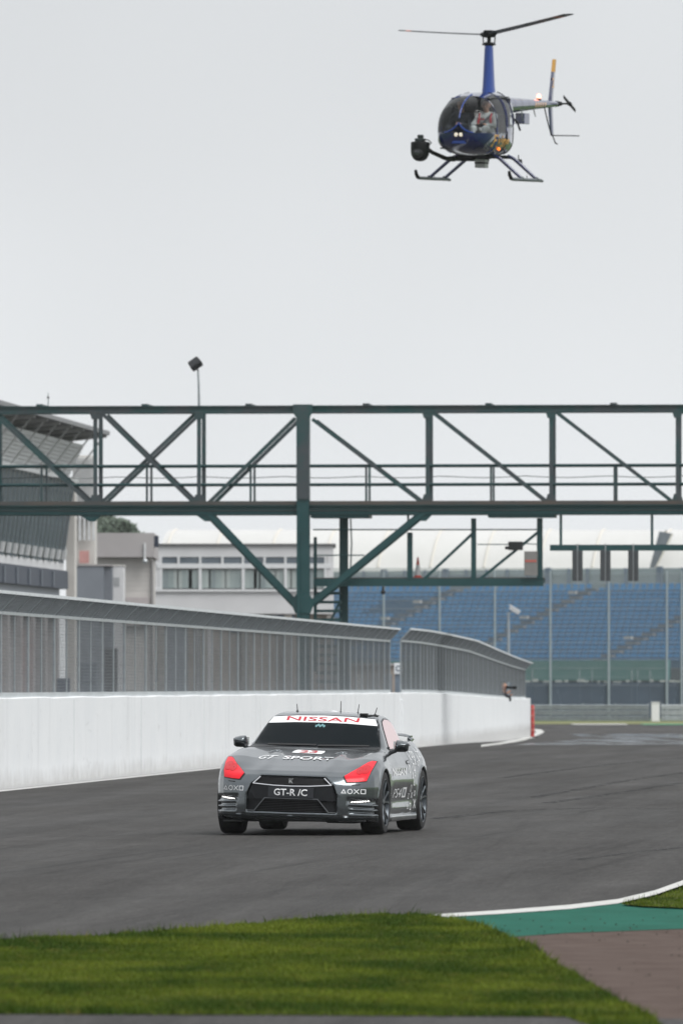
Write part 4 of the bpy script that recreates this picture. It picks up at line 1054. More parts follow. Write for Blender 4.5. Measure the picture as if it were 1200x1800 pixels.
for k in range(18):
    z = .2 + (zt_ - .2) * k / 17; mb.beam((x0, .12, z), (x1, .12, z), .02, .05)
mb.build('netting', m_net, ff)
mb = MB(); zlo, zhi = FF.z(1198) - GZ, FF.z(1006) - GZ
for k in range(330):
    x = x0 + (x1 - x0) * k / 330; mb.beam((x, .05, zlo), (x, .05, zhi), .007, .007)
for k in range(95):
    z = zlo + (zhi - zlo) * k / 95; mb.beam((x0, .06, z), (x1, .06, z), .007, .007)
o = mb.build('wire_mesh', M('pale_fence_wire', (.30, .33, .35), .6, .2), ff); o['kind'] = 'stuff'
# steel barrier: rails on posts
for lb, px0, px1, mat, lo, hi in (('ribbed steel crash barrier along the far side of the track', 850, 1140, m_galv, 1237, 1268), ('paler white-topped barrier right of the white post', 1161, 1300, m_galv_light, 1238, 1268)):
    D = 465; x0, x1 = (px0 - 600) / F * D, (px1 - 600) / F * D
    t = thing('crash_barrier', lb, 'barrier', ((x0 + x1) / 2, D, GZ)); hl = (x1 - x0) / 2
    for k in range(3):
        z = .16 + k * .31
        prof = [(-.02, z - .13), (-.10, z - .10), (-.10, z - .04), (-.04, z), (-.10, z + .04), (-.10, z + .10), (-.02, z + .13), (0, z + .13), (-.02, z), (0, z - .13)]
        mb = MB(); mb.prism(prof, 'x', -hl, hl); mb.build('rail', mat, t)
    n_ = int(2 * hl / 1.6)
    for k in range(n_ + 1):
        x = -hl + .05 + k * (2 * hl - .1) / n_; mb = MB(); mb.box(x - .04, x + .04, .005, .12, 0, .98); mb.build('post', m_galv, t)
t = thing('white_post', 'wide white post between the two far crash barriers', 'post', ((1151 - 600) / F * 464, 464, GZ))
mb = MB(); mb.box(-.22, .22, -.15, .2, 0, 1.02); mb.build('pillar', M('post_white', (.72, .73, .74), .6, var=.06), t, bevel=.02)
mb = MB(); mb.box(-.25, .25, -.18, .23, 1.021, 1.06); mb.build('cap', M('post_white'), t, bevel=.01)
# CCTV mast beyond the wall
D = 345; t = thing('camera_mast', 'white surveillance camera on a pole beyond the far fence', 'camera mast', ((893 - 600) / F * D, D, GZ))
zc = H + (HY - 1076) / F * D - GZ
mb = MB(); mb.tube([(0, 0, 0), (0, 0, zc)], [.075, .06], 10); mb.build('pole', m_pole, t, smooth=True)
mb = MB(); mb.beam((0, 0, zc - .03), (.2, 0, zc), .06, .05); mb.build('arm', m_pole, t)
mb = MB(); mb.beam((.06, -.02, zc + .2), (.44, -.1, zc - .04), .17, .17); mb.build('housing', M('camera_white', (.72, .73, .74), .4), t, bevel=.03)
mb = MB(); mb.beam((.04, -.02, zc + .30), (.47, -.1, zc + .04), .2, .02); mb.build('sun_hood', M('camera_white'), t)
# ================================================================== the car
CA = rad(8.9)
Xf = (534 - 600) / 156.1; Df = 96.1
CX, CY = Xf + 1.39 * math.sin(CA), Df + 1.39 * math.cos(CA)
car = thing('sports_car', 'dark grey sports coupe with red headlamp covers driving towards the viewer', 'car', (CX, CY, .004), -(math.pi / 2 + CA))
ROLL, ZR = rad(-1.7), .35                         # the body leans on its springs, the wheels stay planted
def rollp(v):
    c, s = math.cos(ROLL), math.sin(ROLL); y, z = v[1], v[2] - ZR
    return (v[0], y * c - z * s, ZR + y * s + z * c)
def roll_np(V):
    c, s = math.cos(ROLL), math.sin(ROLL); W_ = V.copy()
    W_[:, 1] = V[:, 1] * c - (V[:, 2] - ZR) * s; W_[:, 2] = ZR + V[:, 1] * s + (V[:, 2] - ZR) * c
    return W_
m_paint = M('grey_metallic_paint', (.145, .162, .174), .22, .88, var=.02, scale=300, coat=.7)
m_glass_d = M('tinted_car_glass', (.003, .006, .008), .03, spec=.06)
m_film = M('pink_window_film', (.62, .36, .36), .08, spec=.5, coat=.6)
m_redlamp = M('red_lamp_film', (.80, .008, .022), .3, spec=.25, coat=.1)
m_decal_w = M('white_vinyl', (.78, .79, .80), .45)
m_decal_r = M('red_vinyl', (.50, .015, .03), .45)
m_chrome = M('polished_metal', (.75, .75, .77), .15, 1.0)
m_mesh = M('black_mesh', (.004, .004, .005), .7, var=.3, scale=60, spec=.15)
m_rim = M('dark_rim_metal', (.07, .08, .09), .32, .85, var=.1, scale=20)
m_tyre = M('tyre_rubber', (.014, .014, .015), .75, var=.25, scale=30, bump=.2, bscale=80)
m_satin = M('satin_black_panel', (.007, .008, .010), .35, spec=.25)

plan = [(2.345, 0), (2.34, .25), (2.305, .45), (2.245, .58), (2.155, .70), (2.045, .81), (1.92, .878), (1.75, .915), (1.39, .935), (1.05, .925), (.75, .905), (.3, .895), (-.3, .90), (-.8, .918), (-1.15, .945), (-1.45, .952), (-1.75, .935), (-2.05, .88), (-2.25, .75), (-2.32, .5), (-2.33, 0)]
plan = plan + [(x, -y) for x, y in plan[-2:0:-1]]
side = [(2.27, .15), (2.33, .19), (2.345, .32), (2.34, .48), (2.30, .58), (2.225, .655), (2.10, .705), (1.9, .758), (1.6, .832), (1.2, .893), (.9, .94), (.75, .962), (.0, .972), (-1.0, 1.0), (-1.8, 1.035), (-2.24, 1.045), (-2.33, .98), (-2.36, .7), (-2.3, .4), (-2.1, .22), (-1.9, .17), (0, .155)]
ghp = [(.95, .88), (.79, .962), (.55, 1.105), (.32, 1.238), (.12, 1.328), (-.05, 1.358), (-.35, 1.374), (-.7, 1.36), (-1.1, 1.285), (-1.5, 1.16), (-1.85, 1.055), (-2.0, .95), (-1.9, .8), (.8, .8)]
h = .0145
gx = np.arange(-2.44, 2.44, h, dtype=np.float32); gy = np.arange(-.5 * h, 1.03, h, dtype=np.float32); gzv = np.arange(.06, 1.44, h, dtype=np.float32)
def table(poly, d_s, d_z):                       # profile field sampled at shifted coordinates
    tx = np.arange(-2.7, 3.0, .01, dtype=np.float32); tz = np.arange(-.1, 1.8, .01, dtype=np.float32)
    T = poly_sdf(poly, tx[:, None], tz[None, :])
    a = (d_s + 2.7) / .01; b = (d_z + .1) / .01
    i = np.clip(a.astype(np.int32), 0, len(tx) - 2); j = np.clip(b.astype(np.int32), 0, len(tz) - 2)
    fa = np.clip(a - i, 0, 1); fb = np.clip(b - j, 0, 1)
    return (T[i, j] * (1 - fa) + T[i + 1, j] * fa) * (1 - fb) + (T[i, j + 1] * (1 - fa) + T[i + 1, j + 1] * fa) * fb
SS, YY, ZZ = gx[:, None, None], gy[None, :, None], gzv[None, None, :]
dpl = poly_sdf(plan, gx[:, None], gy[None, :])[:, :, None]
tz_ = np.interp(gzv, [.1, .2, .3, .55, .72, .84, .93, 1.02, 1.3], [.035, .016, .008, .0, .012, .04, .09, .16, .3]).astype(np.float32)[None, None, :]
door = .014 * np.exp(-((ZZ - .40) / .085) ** 2) * (sstep(SS, -.95, -.55) * (1 - sstep(SS, .55, .92)))
door = door - .012 * np.exp(-((ZZ - .63) / .10) ** 2) * (sstep(SS, -.95, -.55) * (1 - sstep(SS, .55, .92)))
bow = .25 * YY * YY * sstep(SS, 1.4, 2.05)
fend = .030 * np.exp(-((YY - .72) / .16) ** 2) * (sstep(SS, .7, 1.2) * (1 - sstep(SS, 1.75, 2.1))) + .035 * np.exp(-((YY - .80) / .13) ** 2) * (sstep(-SS, .5, 1.2) * (1 - sstep(-SS, 1.8, 2.2)))
crown = -.012 * (1 - (YY / .9) ** 2) * sstep(SS, .6, 1.2) + .011 * np.exp(-((YY - .37) / .07) ** 2) * sstep(SS, .8, 1.2) * (1 - sstep(SS, 1.9, 2.15)) * -1
base = ZZ - fend + crown + 0 * SS
dpr = table(side, np.broadcast_to(SS + bow, base.shape), base)
low = smax(dpl + tz_ + door, dpr, .075)
hw = .795 - (ZZ - .95) * .52 - .16 * sstep(-SS, .7, 1.9) - .03 * sstep(SS, .2, .8)
dsd = (YY - hw) * .887
dgh = table(ghp, np.broadcast_to(SS + .25 * YY * YY * sstep(SS, -.3, .3), base.shape), ZZ + .022 * (YY / .58) ** 2 + 0 * SS)
ghf = smax(dsd, dgh, .06)
body = smin(low, ghf, .04)
# splitter lip and side skirts, proud of the panels
body = np.minimum(body, np.maximum(np.maximum(dpl - .004, np.abs(ZZ - .192) - .036), np.abs(SS) - .98))
body = np.maximum(body, -np.maximum(np.maximum(np.abs(ZZ - .236) - .0075, -(dpl + .03)), np.abs(SS) - .95))
# wheel arches
for ax in (1.39, -1.39):
    dc = np.sqrt((SS - ax) ** 2 + (ZZ - .36) ** 2)
    body = smin(body, np.maximum(np.maximum(np.abs(dc - .405) - .016, dpl + .5 * tz_ - .006), .16 - ZZ), .02)
    body = smax(body, -np.maximum(dc - .392, .56 - YY), .012)
# mouth
mouth = [(-.51, .262), (.51, .262), (.505, .45), (.47, .56), (.365, .655), (-.365, .655), (-.47, .56), (-.505, .45)]
dm = poly_sdf(mouth, gy[:, None], gzv[None, :])[None]
body = smax(body, -np.maximum(dm, 2.20 - .3 * YY ** 2 - SS), .01)
# three slots let into each bumper corner
for zc_, th, dep in ((.398, .026, .022), (.330, .013, .03), (.277, .013, .03)):
    y_in = .615 + (zc_ < .39) * .02
    body = smax(body, -np.maximum(np.maximum(np.abs(ZZ - zc_ + .05 * (YY - .75)) - th, y_in - YY), np.maximum(-(dpl + tz_ + dep), 1.76 - SS)), .012)
# bonnet intakes
for _ in (1,):
    body = smax(body, -np.maximum(np.maximum(np.abs(YY - .375) - .055 * sstep(SS, .98, 1.16) - .004, np.abs(SS - 1.10) - .09), -(body + .022)), .008)
full = np.concatenate([body[:, :0:-1], body[:, 1:]], 1) if False else np.concatenate([body[:, ::-1], body[:, 2:]], 1)
y_org = -(gy[-1])
V, Q, N = surface_nets(full.astype(np.float32), (gx[0], y_org, gzv[0]), h, 'body')
bvh = BVHTree.FromPolygons([tuple(v) for v in V], [tuple(q) for q in Q])
Nr = roll_np(N + np.array([0, 0, ZR])) - np.array([0, 0, ZR])
body_o = link('body', np_mesh('body', roll_np(V), Q, Nr), m_paint, car)

DIRS = {'x': (Vector((-1, 0, 0)), lambda a, b: Vector((3.2, a, b))), 'y': (Vector((0, -1, 0)), lambda a, b: Vector((a, 2.0, b))),
        '-y': (Vector((0, 1, 0)), lambda a, b: Vector((a, -2.0, b))), 'z': (Vector((0, 0, -1)), lambda a, b: Vector((a, b, 3))), '-x': (Vector((1, 0, 0)), lambda a, b: Vector((-3.2, a, b)))}
def cast(ax, a, b, off):
    d, st = DIRS[ax]; p, n, i, dist = bvh.ray_cast(st(a, b), d)
    if p is None:
        p, n, i, dist = bvh.find_nearest(st(a, b) + d * 1.2)
    if n.dot(d) > 0: n = -n
    return p + n * off
def project(name, pts, faces, ax, off, mat, parent, cell=.03, roll=True, smooth=True):
    """lay a flat outline drawing onto the body along one axis, cut finely enough to follow it"""
    bm = bmesh.new(); vs_ = [bm.verts.new((a, b, 0)) for a, b in pts]
    for f_ in faces:
        try: bm.faces.new([vs_[i] for i in f_])
        except ValueError: pass
    A = np.array(pts); lo, hi = A.min(0), A.max(0)
    if cell:
        for k, n_ in ((0, (1, 0, 0)), (1, (0, 1, 0))):
            c = math.floor(lo[k] / cell) * cell + cell
            while c < hi[k]:
                co = [0, 0, 0]; co[k] = c
                bmesh.ops.bisect_plane(bm, geom=bm.verts[:] + bm.edges[:] + bm.faces[:], plane_co=co, plane_no=n_); c += cell
    bmesh.ops.triangulate(bm, faces=[f_ for f_ in bm.faces if len(f_.verts) > 4])
    for v_ in bm.verts:
        p = cast(ax, v_.co.x, v_.co.y, off); v_.co = rollp(p) if roll else p
    bmesh.ops.recalc_face_normals(bm, faces=bm.faces)
    me = bpy.data.meshes.new(name); bm.to_mesh(me); bm.free()
    d = DIRS[ax][0]
    if sum(p.normal.dot(d) * p.area for p in me.polygons) > 0: me.flip_normals()
    return link(name, me, mat, parent, smooth='full' if smooth else False)
def poly(name, pts, ax, off, mat, parent, **k): return project(name, pts, [tuple(range(len(pts)))], ax, off, mat, parent, **k)
def mir(p): return [(-a, b) for a, b in p[::-1]]
def text_on(name, s, cx, cy, wd, ht, ax, off, mat, parent, flip=1, bold=.0, shear=0.0, cell=.06):
    v, f = text_mesh(s, bold=bold, shear=shear, fix_w=wd, fix_h=ht)
    return project(name, [(cx + flip * x, cy + y) for x, y in v], f, ax, off, mat, parent, cell=cell)
def ring_poly(c, r, n, w_, rot=0.0):
    o = [(c[0] + (r) * math.cos(rot + 2 * math.pi * i / n), c[1] + r * math.sin(rot + 2 * math.pi * i / n)) for i in range(n)]
    k = (r - w_ / math.cos(math.pi / n)) / r
    i_ = [(c[0] + (x - c[0]) * k, c[1] + (y - c[1]) * k) for x, y in o]
    return o + i_, [(i, (i + 1) % n, n + (i + 1) % n, n + i) for i in range(n)]
def bar_poly(a, b, w_):
    d = math.hypot(b[0] - a[0], b[1] - a[1]); nx_, ny_ = -(b[1] - a[1]) / d * w_ / 2, (b[0] - a[0]) / d * w_ / 2
    return [(a[0] + nx_, a[1] + ny_), (b[0] + nx_, b[1] + ny_), (b[0] - nx_, b[1] - ny_), (a[0] - nx_, a[1] - ny_)]
def symbol(kind, c, r, w_):
    if kind == 'tri': return ring_poly((c[0], c[1] - r * .2), r * 1.12, 3, w_, math.pi / 2)
    if kind == 'circ': return ring_poly(c, r * .95, 20, w_)
    if kind == 'sq': return ring_poly(c, r * 1.25, 4, w_, math.pi / 4)
    q = r * .85; p1 = bar_poly((c[0] - q, c[1] - q), (c[0] + q, c[1] + q), w_); p2 = bar_poly((c[0] - q, c[1] + q), (c[0] + q, c[1] - q), w_)
    return p1 + p2, [(0, 1, 2, 3), (4, 5, 6, 7)]

# ---- glass
wsc = [(-.728, .962), (-.50, .972), (-.25, .978), (0, .98), (.25, .978), (.50, .972), (.728, .962), (.68, 1.09), (.628, 1.22), (.583, 1.296), (.3, 1.318), (0, 1.324), (-.3, 1.318), (-.583, 1.296), (-.628, 1.22), (-.68, 1.09)]
poly('windscreen_surround', [(a * 1.022, b + (.012 if b > 1.2 else -.010)) for a, b in wsc], 'x', .002, m_satin, car)
ws = poly('windscreen', wsc, 'x', .005, m_glass_d, car)
ban = [(-.625, 1.222), (-.3, 1.240), (0, 1.244), (.3, 1.240), (.625, 1.222), (.583, 1.294), (.3, 1.315), (0, 1.321), (-.3, 1.315), (-.583, 1.294)]
bo = poly('sun_strip', ban, 'x', .008, m_decal_w, ws)
text_on('strip_lettering', 'NISSAN', 0.0, 1.279, .83, .046, 'x', .011, m_decal_r, ws, bold=.012)
# wipers and the small round inside mirror mount with its cloverleaf sticker
poly('wiper', bar_poly((-.55, .985), (.02, .992), .016), 'x', .012, m_dark, ws); poly('wiper', bar_poly((.04, .985), (.60, .995), .016), 'x', .012, m_dark, ws)
for k in range(5):
    c = (.0 + (k - 2) * .022, 1.205 + (.012 if k % 2 else 0)); p, f = ring_poly(c, .014, 10, .013); project('sticker', p, f, 'x', .0075, M('teal_sticker', (.12, .26, .28), .4), ws, cell=0)
for sgn, ax in ((1, 'y'), (-1, '-y')):
    win = [(.30, .968), (.02, 1.19), (-.12, 1.268), (-.35, 1.297), (-.62, 1.290), (-.9, 1.235), (-1.16, 1.13), (-1.30, 1.05), (-1.22, 1.01), (-.7, .99), (-.1, .975)]
    poly('window_surround', [((a + .3) * 1.03 - .3, b + (.016 if b > 1.02 else -.012)) for a, b in win], ax, .002, m_satin, car)
    poly('side_window', win, ax, .006, m_film if sgn > 0 else m_film, car)
    # shut lines of the door and the bonnet, door handle, fuel flap
    for a_, b_ in (((.80, .30), (.86, .62)), ((.86, .62), (.80, .93)), ((-.62, .32), (-.70, .70)), ((-.70, .70), (-.66, .955)), ((.80, .30), (-.62, .30))):
        poly('shut_line', bar_poly(a_, b_, .009), ax, .0015, m_black, car, cell=.04)
    poly('door_handle', [(-.44, .80), (-.60, .81), (-.60, .835), (-.44, .825)], ax, .008, m_paint, car)
    poly('handle_recess', [(-.42, .79), (-.62, .80), (-.62, .845), (-.42, .835)], ax, .002, m_black, car)
rw = [(-.60, 1.02), (.60, 1.02), (.5, 1.26), (-.5, 1.26)]
poly('rear_window', rw, '-x', .004, m_glass_d, car)

# ---- lamps
hl = [(.606, .607), (.70, .612), (.80, .625), (.822, .70), (.838, .785), (.842, .838), (.80, .842), (.765, .828), (.69, .765), (.62, .715), (.566, .672)]
for nm, p in (('left', hl), ('right', mir(hl))):
    cx_ = sum(a for a, _ in p) / len(p); cz_ = sum(b for _, b in p) / len(p)
    sr = poly('headlight_surround', [(cx_ + (a - cx_) * 1.09, cz_ + (b - cz_) * 1.08) for a, b in p], 'x', .002, m_black, car, cell=.02)
    lamp = poly('headlight', p, 'x', .008, m_redlamp, car, cell=.02)
    lamp['label'] = 'red covered headlight'
    for fx, fz, sc_ in ((.30, .10, .26), (-.12, .02, .22)):
        xx = max(a for a, _ in p) - min(a for a, _ in p); c2 = (cx_ + (1 if nm == 'left' else -1) * fx * xx * .5, cz_ + fz * .2)
        p_, f_ = ring_poly(c2, .048 * sc_ * 4, 20, .048 * sc_ * 3.99); project('lamp_lens', p_, f_, 'x', .011, M('deep_red_film', (.50, .004, .012), .2, spec=.4), lamp, cell=.02)
    sg = 1 if nm == 'left' else -1
    poly('headlight_washer', [(sg * a, b) for a, b in ((.66, .572), (.745, .580), (.745, .590), (.66, .582))], 'x', .004, m_black, car)
    dl = empty('daytime_light', car)
    poly('lamp_housing', [(sg * a, b) for a, b in ((.625, .372), (.70, .368), (.84, .388), (.86, .408), (.80, .415), (.65, .405))], 'x', .003, m_black, dl, cell=.02)
    for k in range(7):
        a = .648 + k * .026; b = .383 + k * .0035
        poly('led', [(sg * (a), b - .009), (sg * (a + .019), b - .008), (sg * (a + .026), b + .013), (sg * (a + .007), b + .012)], 'x', .012, M('white_led', (.9, .9, .9), .3, emit=((1, .98, .95), 1.6)), dl, cell=0)
    # gaming symbols on the bumper
    for k, kd in enumerate(('tri', 'circ', 'x', 'sq')):
        c = (sg * .675 + (k - 1.5) * .066, .508 ); p_, f_ = symbol(kd, c, .03, .0085); project('symbol', p_, f_, 'x', .004, m_decal_w, car, cell=.02)

# ---- mouth: satin frame, upper grille with bright rim, plate, lower grille
def front_x(y): return 2.345 - .32 * y * y
def panel(name, pts, s_off, mat, parent, cell=.08, thick=0):
    bm = bmesh.new(); bm.faces.new([bm.verts.new((a, b, 0)) for a, b in pts]); A = np.array(pts); lo, hi = A.min(0), A.max(0)
    c = math.floor(lo[0] / cell) * cell + cell
    while c < hi[0]:
        bmesh.ops.bisect_plane(bm, geom=bm.verts[:] + bm.edges[:] + bm.faces[:], plane_co=(c, 0, 0), plane_no=(1, 0, 0)); c += cell
    if thick:
        g = bmesh.ops.extrude_face_region(bm, geom=bm.faces[:]); 
        for v_ in g['geom']:
            if isinstance(v_, bmesh.types.BMVert): v_.co.z = -thick
    for v_ in bm.verts:
        y, z, d = v_.co; v_.co = rollp((front_x(y) + s_off + d - .35 * max(z - .50, 0) ** 1.0, y, z))
    bmesh.ops.recalc_face_normals(bm, faces=bm.faces)
    me = bpy.data.meshes.new(name); bm.to_mesh(me); bm.free(); return link(name, me, mat, parent)
panel('mouth_frame', [(-.505, .266), (.505, .266), (.50, .45), (.462, .558), (.36, .65), (-.36, .65), (-.462, .558), (-.50, .45)], -.055, m_satin, car)
panel('surround_panel', [(-.50, .395), (.50, .395), (.495, .45), (.455, .548), (-.455, .548), (-.495, .45)], -.012, m_satin, car, thick=.04)
gr = panel('upper_grille', [(-.432, .574), (-.2, .560), (0, .556), (.2, .560), (.432, .574), (.358, .644), (-.358, .644)], -.035, m_mesh, car)
for a, b in (((-.44, .572), (-.36, .648)), ((.44, .572), (.36, .648))): panel('grille_rim', bar_poly(a, b, .012), -.004, m_chrome, gr, thick=.02)
panel('grille_rim', [(-.446, .566), (-.2, .549), (0, .545), (.2, .549), (.446, .566), (.446, .576), (.2, .559), (0, .555), (-.2, .559), (-.446, .576)], -.004, m_chrome, gr, thick=.02)
for k in range(5): panel('grille_bar', bar_poly((-.41 + .01 * k, .578 + .013 * k), (.41 - .01 * k, .578 + .013 * k), .004), -.03, M('grille_bar_black', (.02, .02, .022), .4), gr)
lg = panel('lower_grille', [(-.405, .262), (.405, .262), (.296, .408), (-.296, .408)], -.035, m_mesh, car)
for a, b in (((-.415, .272), (-.30, .410)), ((.415, .272), (.30, .410)), ((-.303, .411), (.303, .411)), ((-.50, .266), (-.412, .266)), ((.412, .266), (.50, .266))):
    panel('grille_rim', bar_poly(a, b, .009), -.006, M('grey_trim', (.16, .17, .18), .35, .6), lg, thick=.02)
for k in range(7): panel('grille_bar', bar_poly((-.395 + .013 * k, .275 + .0185 * k), (.395 - .013 * k, .275 + .0185 * k), .004), -.028, M('grille_bar_black'), lg)
pl = panel('number_plate', [(-.256, .422), (.256, .422), (.256, .54), (-.256, .54)], .012, M('plate_black', (.008, .010, .014), .35), car, thick=.012)
v, f = text_mesh('GT-R /C', bold=.015, fix_w=.375, fix_h=.075)
bm_v = [rollp((front_x(x) + .012 - .35 * max(y + .481 - .50, 0) + .004, x, y + .481)) for x, y in v]
MB().add(bm_v, f).build('plate_lettering', m_decal_w, pl, fix=False)
v, f = text_mesh('GT', bold=.02, fix_w=.05, fix_h=.018); MB().add([rollp((2.335, x, y + .625)) for x, y in v], f).build('badge', m_chrome, gr, fix=False)
v, f = text_mesh('R', bold=.02, fix_w=.046, fix_h=.03); MB().add([rollp((2.337, x, y + .598)) for x, y in v], f).build('badge', m_chrome, gr, fix=False)

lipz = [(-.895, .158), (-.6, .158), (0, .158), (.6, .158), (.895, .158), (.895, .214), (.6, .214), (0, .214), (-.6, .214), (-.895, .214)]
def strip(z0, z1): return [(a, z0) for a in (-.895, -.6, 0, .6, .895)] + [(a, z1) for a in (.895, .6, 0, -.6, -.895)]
poly('lip_gap', strip(.229, .239), 'x', .002, m_black, car, cell=.04); poly('lip_highlight', strip(.218, .227), 'x', .011, m_paint, car, cell=.04); poly('lip_highlight', strip(.152, .160), 'x', .011, m_paint, car, cell=.04)  # body-colour strips paint in the highlight lines above and below the lip
poly('lip_shade_patch', lipz, 'x', .008, M('shaded_lip_paint', (.05, .056, .061), .4, .6, coat=.2), car, cell=.04)  # darker patch: shade of the down-facing lip put into the colour
# ---- bonnet decals
box23 = [(-.185, .905), (.155, .899), (.175, .915), (.165, .932), (-.155, .937), (-.18, .925)]
bd = poly('number_panel', box23, 'x', .004, m_decal_w, car, cell=.012)
text_on('race_number', '23', -.005, .9185, .2, .024, 'x', .007, m_decal_r, bd, bold=.015, cell=.02)
text_on('bonnet_lettering', 'SPORT', .062, .852, .565, .032, 'x', .007, m_decal_w, car, bold=.016, cell=.03)
text_on('bonnet_lettering', 'GT', -.395, .852, .20, .040, 'x', .004, m_decal_w, car, bold=.004, shear=.5, cell=.03)
# ---- side decals (this side and the far one)
for sg, ax, fl in ((1, 'y', -1), (-1, '-y', 1)):
    text_on('door_lettering', 'NISSAN', .18, .716, 1.0, .088, ax, .004, m_decal_w, car, flip=fl, bold=.02)
    text_on('door_lettering', 'PS4', .30, .475, .62, .105, ax, .004, m_decal_w, car, flip=fl, bold=-.004, shear=.15)
    poly('door_badge', [(-.08, .42), (-.34, .42), (-.34, .535), (-.08, .535)], ax, .004, m_decal_w, car)
    poly('door_badge_mark', [(-.13, .44), (-.29, .44), (-.29, .515), (-.13, .515)], ax, .006, M('grey_vinyl', (.2, .21, .22), .5), car)
    rs3 = random.Random(5); kinds = ['tri', 'circ', 'x', 'sq']
    for k, (a, b, r) in enumerate(((-.55, .74, .05), (-.72, .67, .045), (-.86, .76, .05), (-.98, .82, .04), (-.62, .52, .045), (-.80, .58, .04), (-.55, .43, .035), (-.72, .44, .04), (-.86, .46, .035), (-.50, .31, .035), (-.66, .31, .045), (-.88, .34, .06),
                               (-1.02, .90, .04), (-1.2, .86, .045), (-1.35, .90, .04), (-1.55, .84, .045), (-1.1, .80, .03), (-1.7, .78, .04), (-.92, .90, .04), (-.78, .87, .035), (-1.45, .95, .035), (-1.25, .95, .03), (-.88, .68, .03))):
        p_, f_ = symbol(kinds[(k * 7 + 1) % 4], (a, b), r, r * .28); project('symbol', p_, f_, ax, .004, m_decal_w, car, cell=.03)

# ---- mirrors
for sg in (1, -1):
    mr_ = empty('mirror', car)
    X_, Y_, Z_ = np.meshgrid(np.arange(.16, .50, .009, dtype=np.float32), np.arange(.74, 1.05, .009, dtype=np.float32), np.arange(.90, 1.12, .009, dtype=np.float32), indexing='ij')
    mp2 = [(1.015, 1.040), (.985, 1.056), (.93, 1.073), (.868, 1.078), (.850, 1.04), (.838, .955), (.87, .938), (.975, .941), (1.006, .960)]
    e2 = poly_sdf(mp2, Y_[0], Z_[0])[None] + .55 * np.maximum(X_ - .29, 0) ** 1.2
    ell = smax(smax(e2, X_ - .385, .05), .27 - X_, .012)
    cut = Z_ - (.995 + (Y_ - .855) * .22)
    stalk = capsule(X_, Y_, Z_, (.36, .775, .918), (.335, .865, .952), .026, .022)
    for nm2, d, mt2 in (('shell', np.maximum(ell, -cut), m_paint), ('lower_shell', smin(np.maximum(ell + .002, cut), stalk, .012), M('mirror_black', (.018, .021, .024), .3, spec=.3))):
        Vm, Qm, Nm = surface_nets(d.astype(np.float32), (.16, .74, .90), .009, nm2)
        if sg < 0: Vm = Vm * np.array([1, -1, 1]); Nm = Nm * np.array([1, -1, 1]); Qm = Qm[:, ::-1]
        Nm2 = roll_np(Nm + np.array([0, 0, ZR])) - np.array([0, 0, ZR])
        link(nm2, np_mesh(nm2, roll_np(Vm), Qm, Nm2), mt2, mr_)
    mb = MB(); mb.add([rollp(p) for p in ((.268, sg * .83, .97), (.268, sg * .99, .97), (.268, sg * .99, 1.06), (.268, sg * .83, 1.06))], [(0, 1, 2, 3)]); mb.build('mirror_glass', m_chrome, mr_)
    if sg > 0:
        pass
    mb = MB(); mb.add([rollp(p) for p in ((.42, sg * .775, .945), (.30, sg * .80, .945), (.30, sg * .79, 1.0), (.37, sg * .77, .99))], [(0, 1, 2, 3)]); mb.build('sail_panel', m_satin, mr_)

# ---- rear wing on its posts
wg = empty('rear_wing', car)
mb = MB()
for i in range(21):
    y = -.70 + 1.40 * i / 20; e = abs(y) / .70; dz = -.055 * max(0, (e - .86) / .14) ** 1.5; c = .11 * (1 - .25 * e ** 4)
    for (a, b) in ((.0, .0), (.3, .022), (.7, .026), (1, .012), (.7, .0), (.3, -.006)):
        mb.v.append(rollp((-2.02 - a * c * 2.2, y, 1.105 + b + dz)))
for i in range(20):
    for j in range(6): mb.f.append((i * 6 + j, i * 6 + (j + 1) % 6, (i + 1) * 6 + (j + 1) % 6, (i + 1) * 6 + j))
mb.f += [tuple(range(6)), tuple(120 + j for j in reversed(range(6)))]
mb.build('blade', m_paint, wg, smooth=True)
for y in (-.66, -.28, .28, .66):
    mb = MB(); mb.add([rollp(p) for p in ((-2.05, y - .02, 1.0), (-2.2, y - .02, 1.0), (-2.2, y - .02, 1.108), (-2.08, y - .02, 1.108), (-2.05, y + .02, 1.0), (-2.2, y + .02, 1.0), (-2.2, y + .02, 1.108), (-2.08, y + .02, 1.108))], [(0, 1, 2, 3), (7, 6, 5, 4), (0, 4, 5, 1), (1, 5, 6, 2), (2, 6, 7, 3), (3, 7, 4, 0)]); mb.build('wing_post', m_paint, wg)
# ---- roof fittings: four aerials, small camera pod
for y, s_, hh, sh in ((-.385, -.35, .085, -.01), (.085, -.55, .13, .0), (.285, -.55, .105, .01), (.53, -.25, .085, .02)):
    p = cast('z', s_, y, 0); ae = empty('aerial', car)
    mb = MB(); mb.lathe([(0, 0), (.018, 0), (.016, .006), (.006, .012), (0, .012)], rollp(p), n=12); mb.build('foot', m_black, ae, smooth=True)
    q = rollp((p.x - .01, p.y + sh, p.z + hh)); mb = MB(); mb.tube([rollp((p.x, p.y, p.z + .012)), q], [.0055, .004], 8); mb.build('whip', m_black, ae)
p = cast('z', -.05, .43, 0); pp = rollp(p); mb = MB(); mb.box(pp[0] - .04, pp[0] + .06, pp[1] - .04, pp[1] + .05, pp[2] - .005, pp[2] + .024); mb.build('roof_camera', m_black, car, bevel=.008)
mb = MB(); mb.tube([rollp(cast('z', s_, y, .008)) for s_, y in ((-.03, .44), (-.05, .50), (-.12, .555), (-.22, .57))], .008, 6); mb.build('cable', m_black, car)
p = cast('z', -.6, .0, 0); pp = rollp(p); mb = MB(); mb.lathe([(0, 0), (.05, 0), (.045, .012), (0, .02)], pp, n=14); mb.build('satellite_puck', m_decal_w, car, smooth=True)

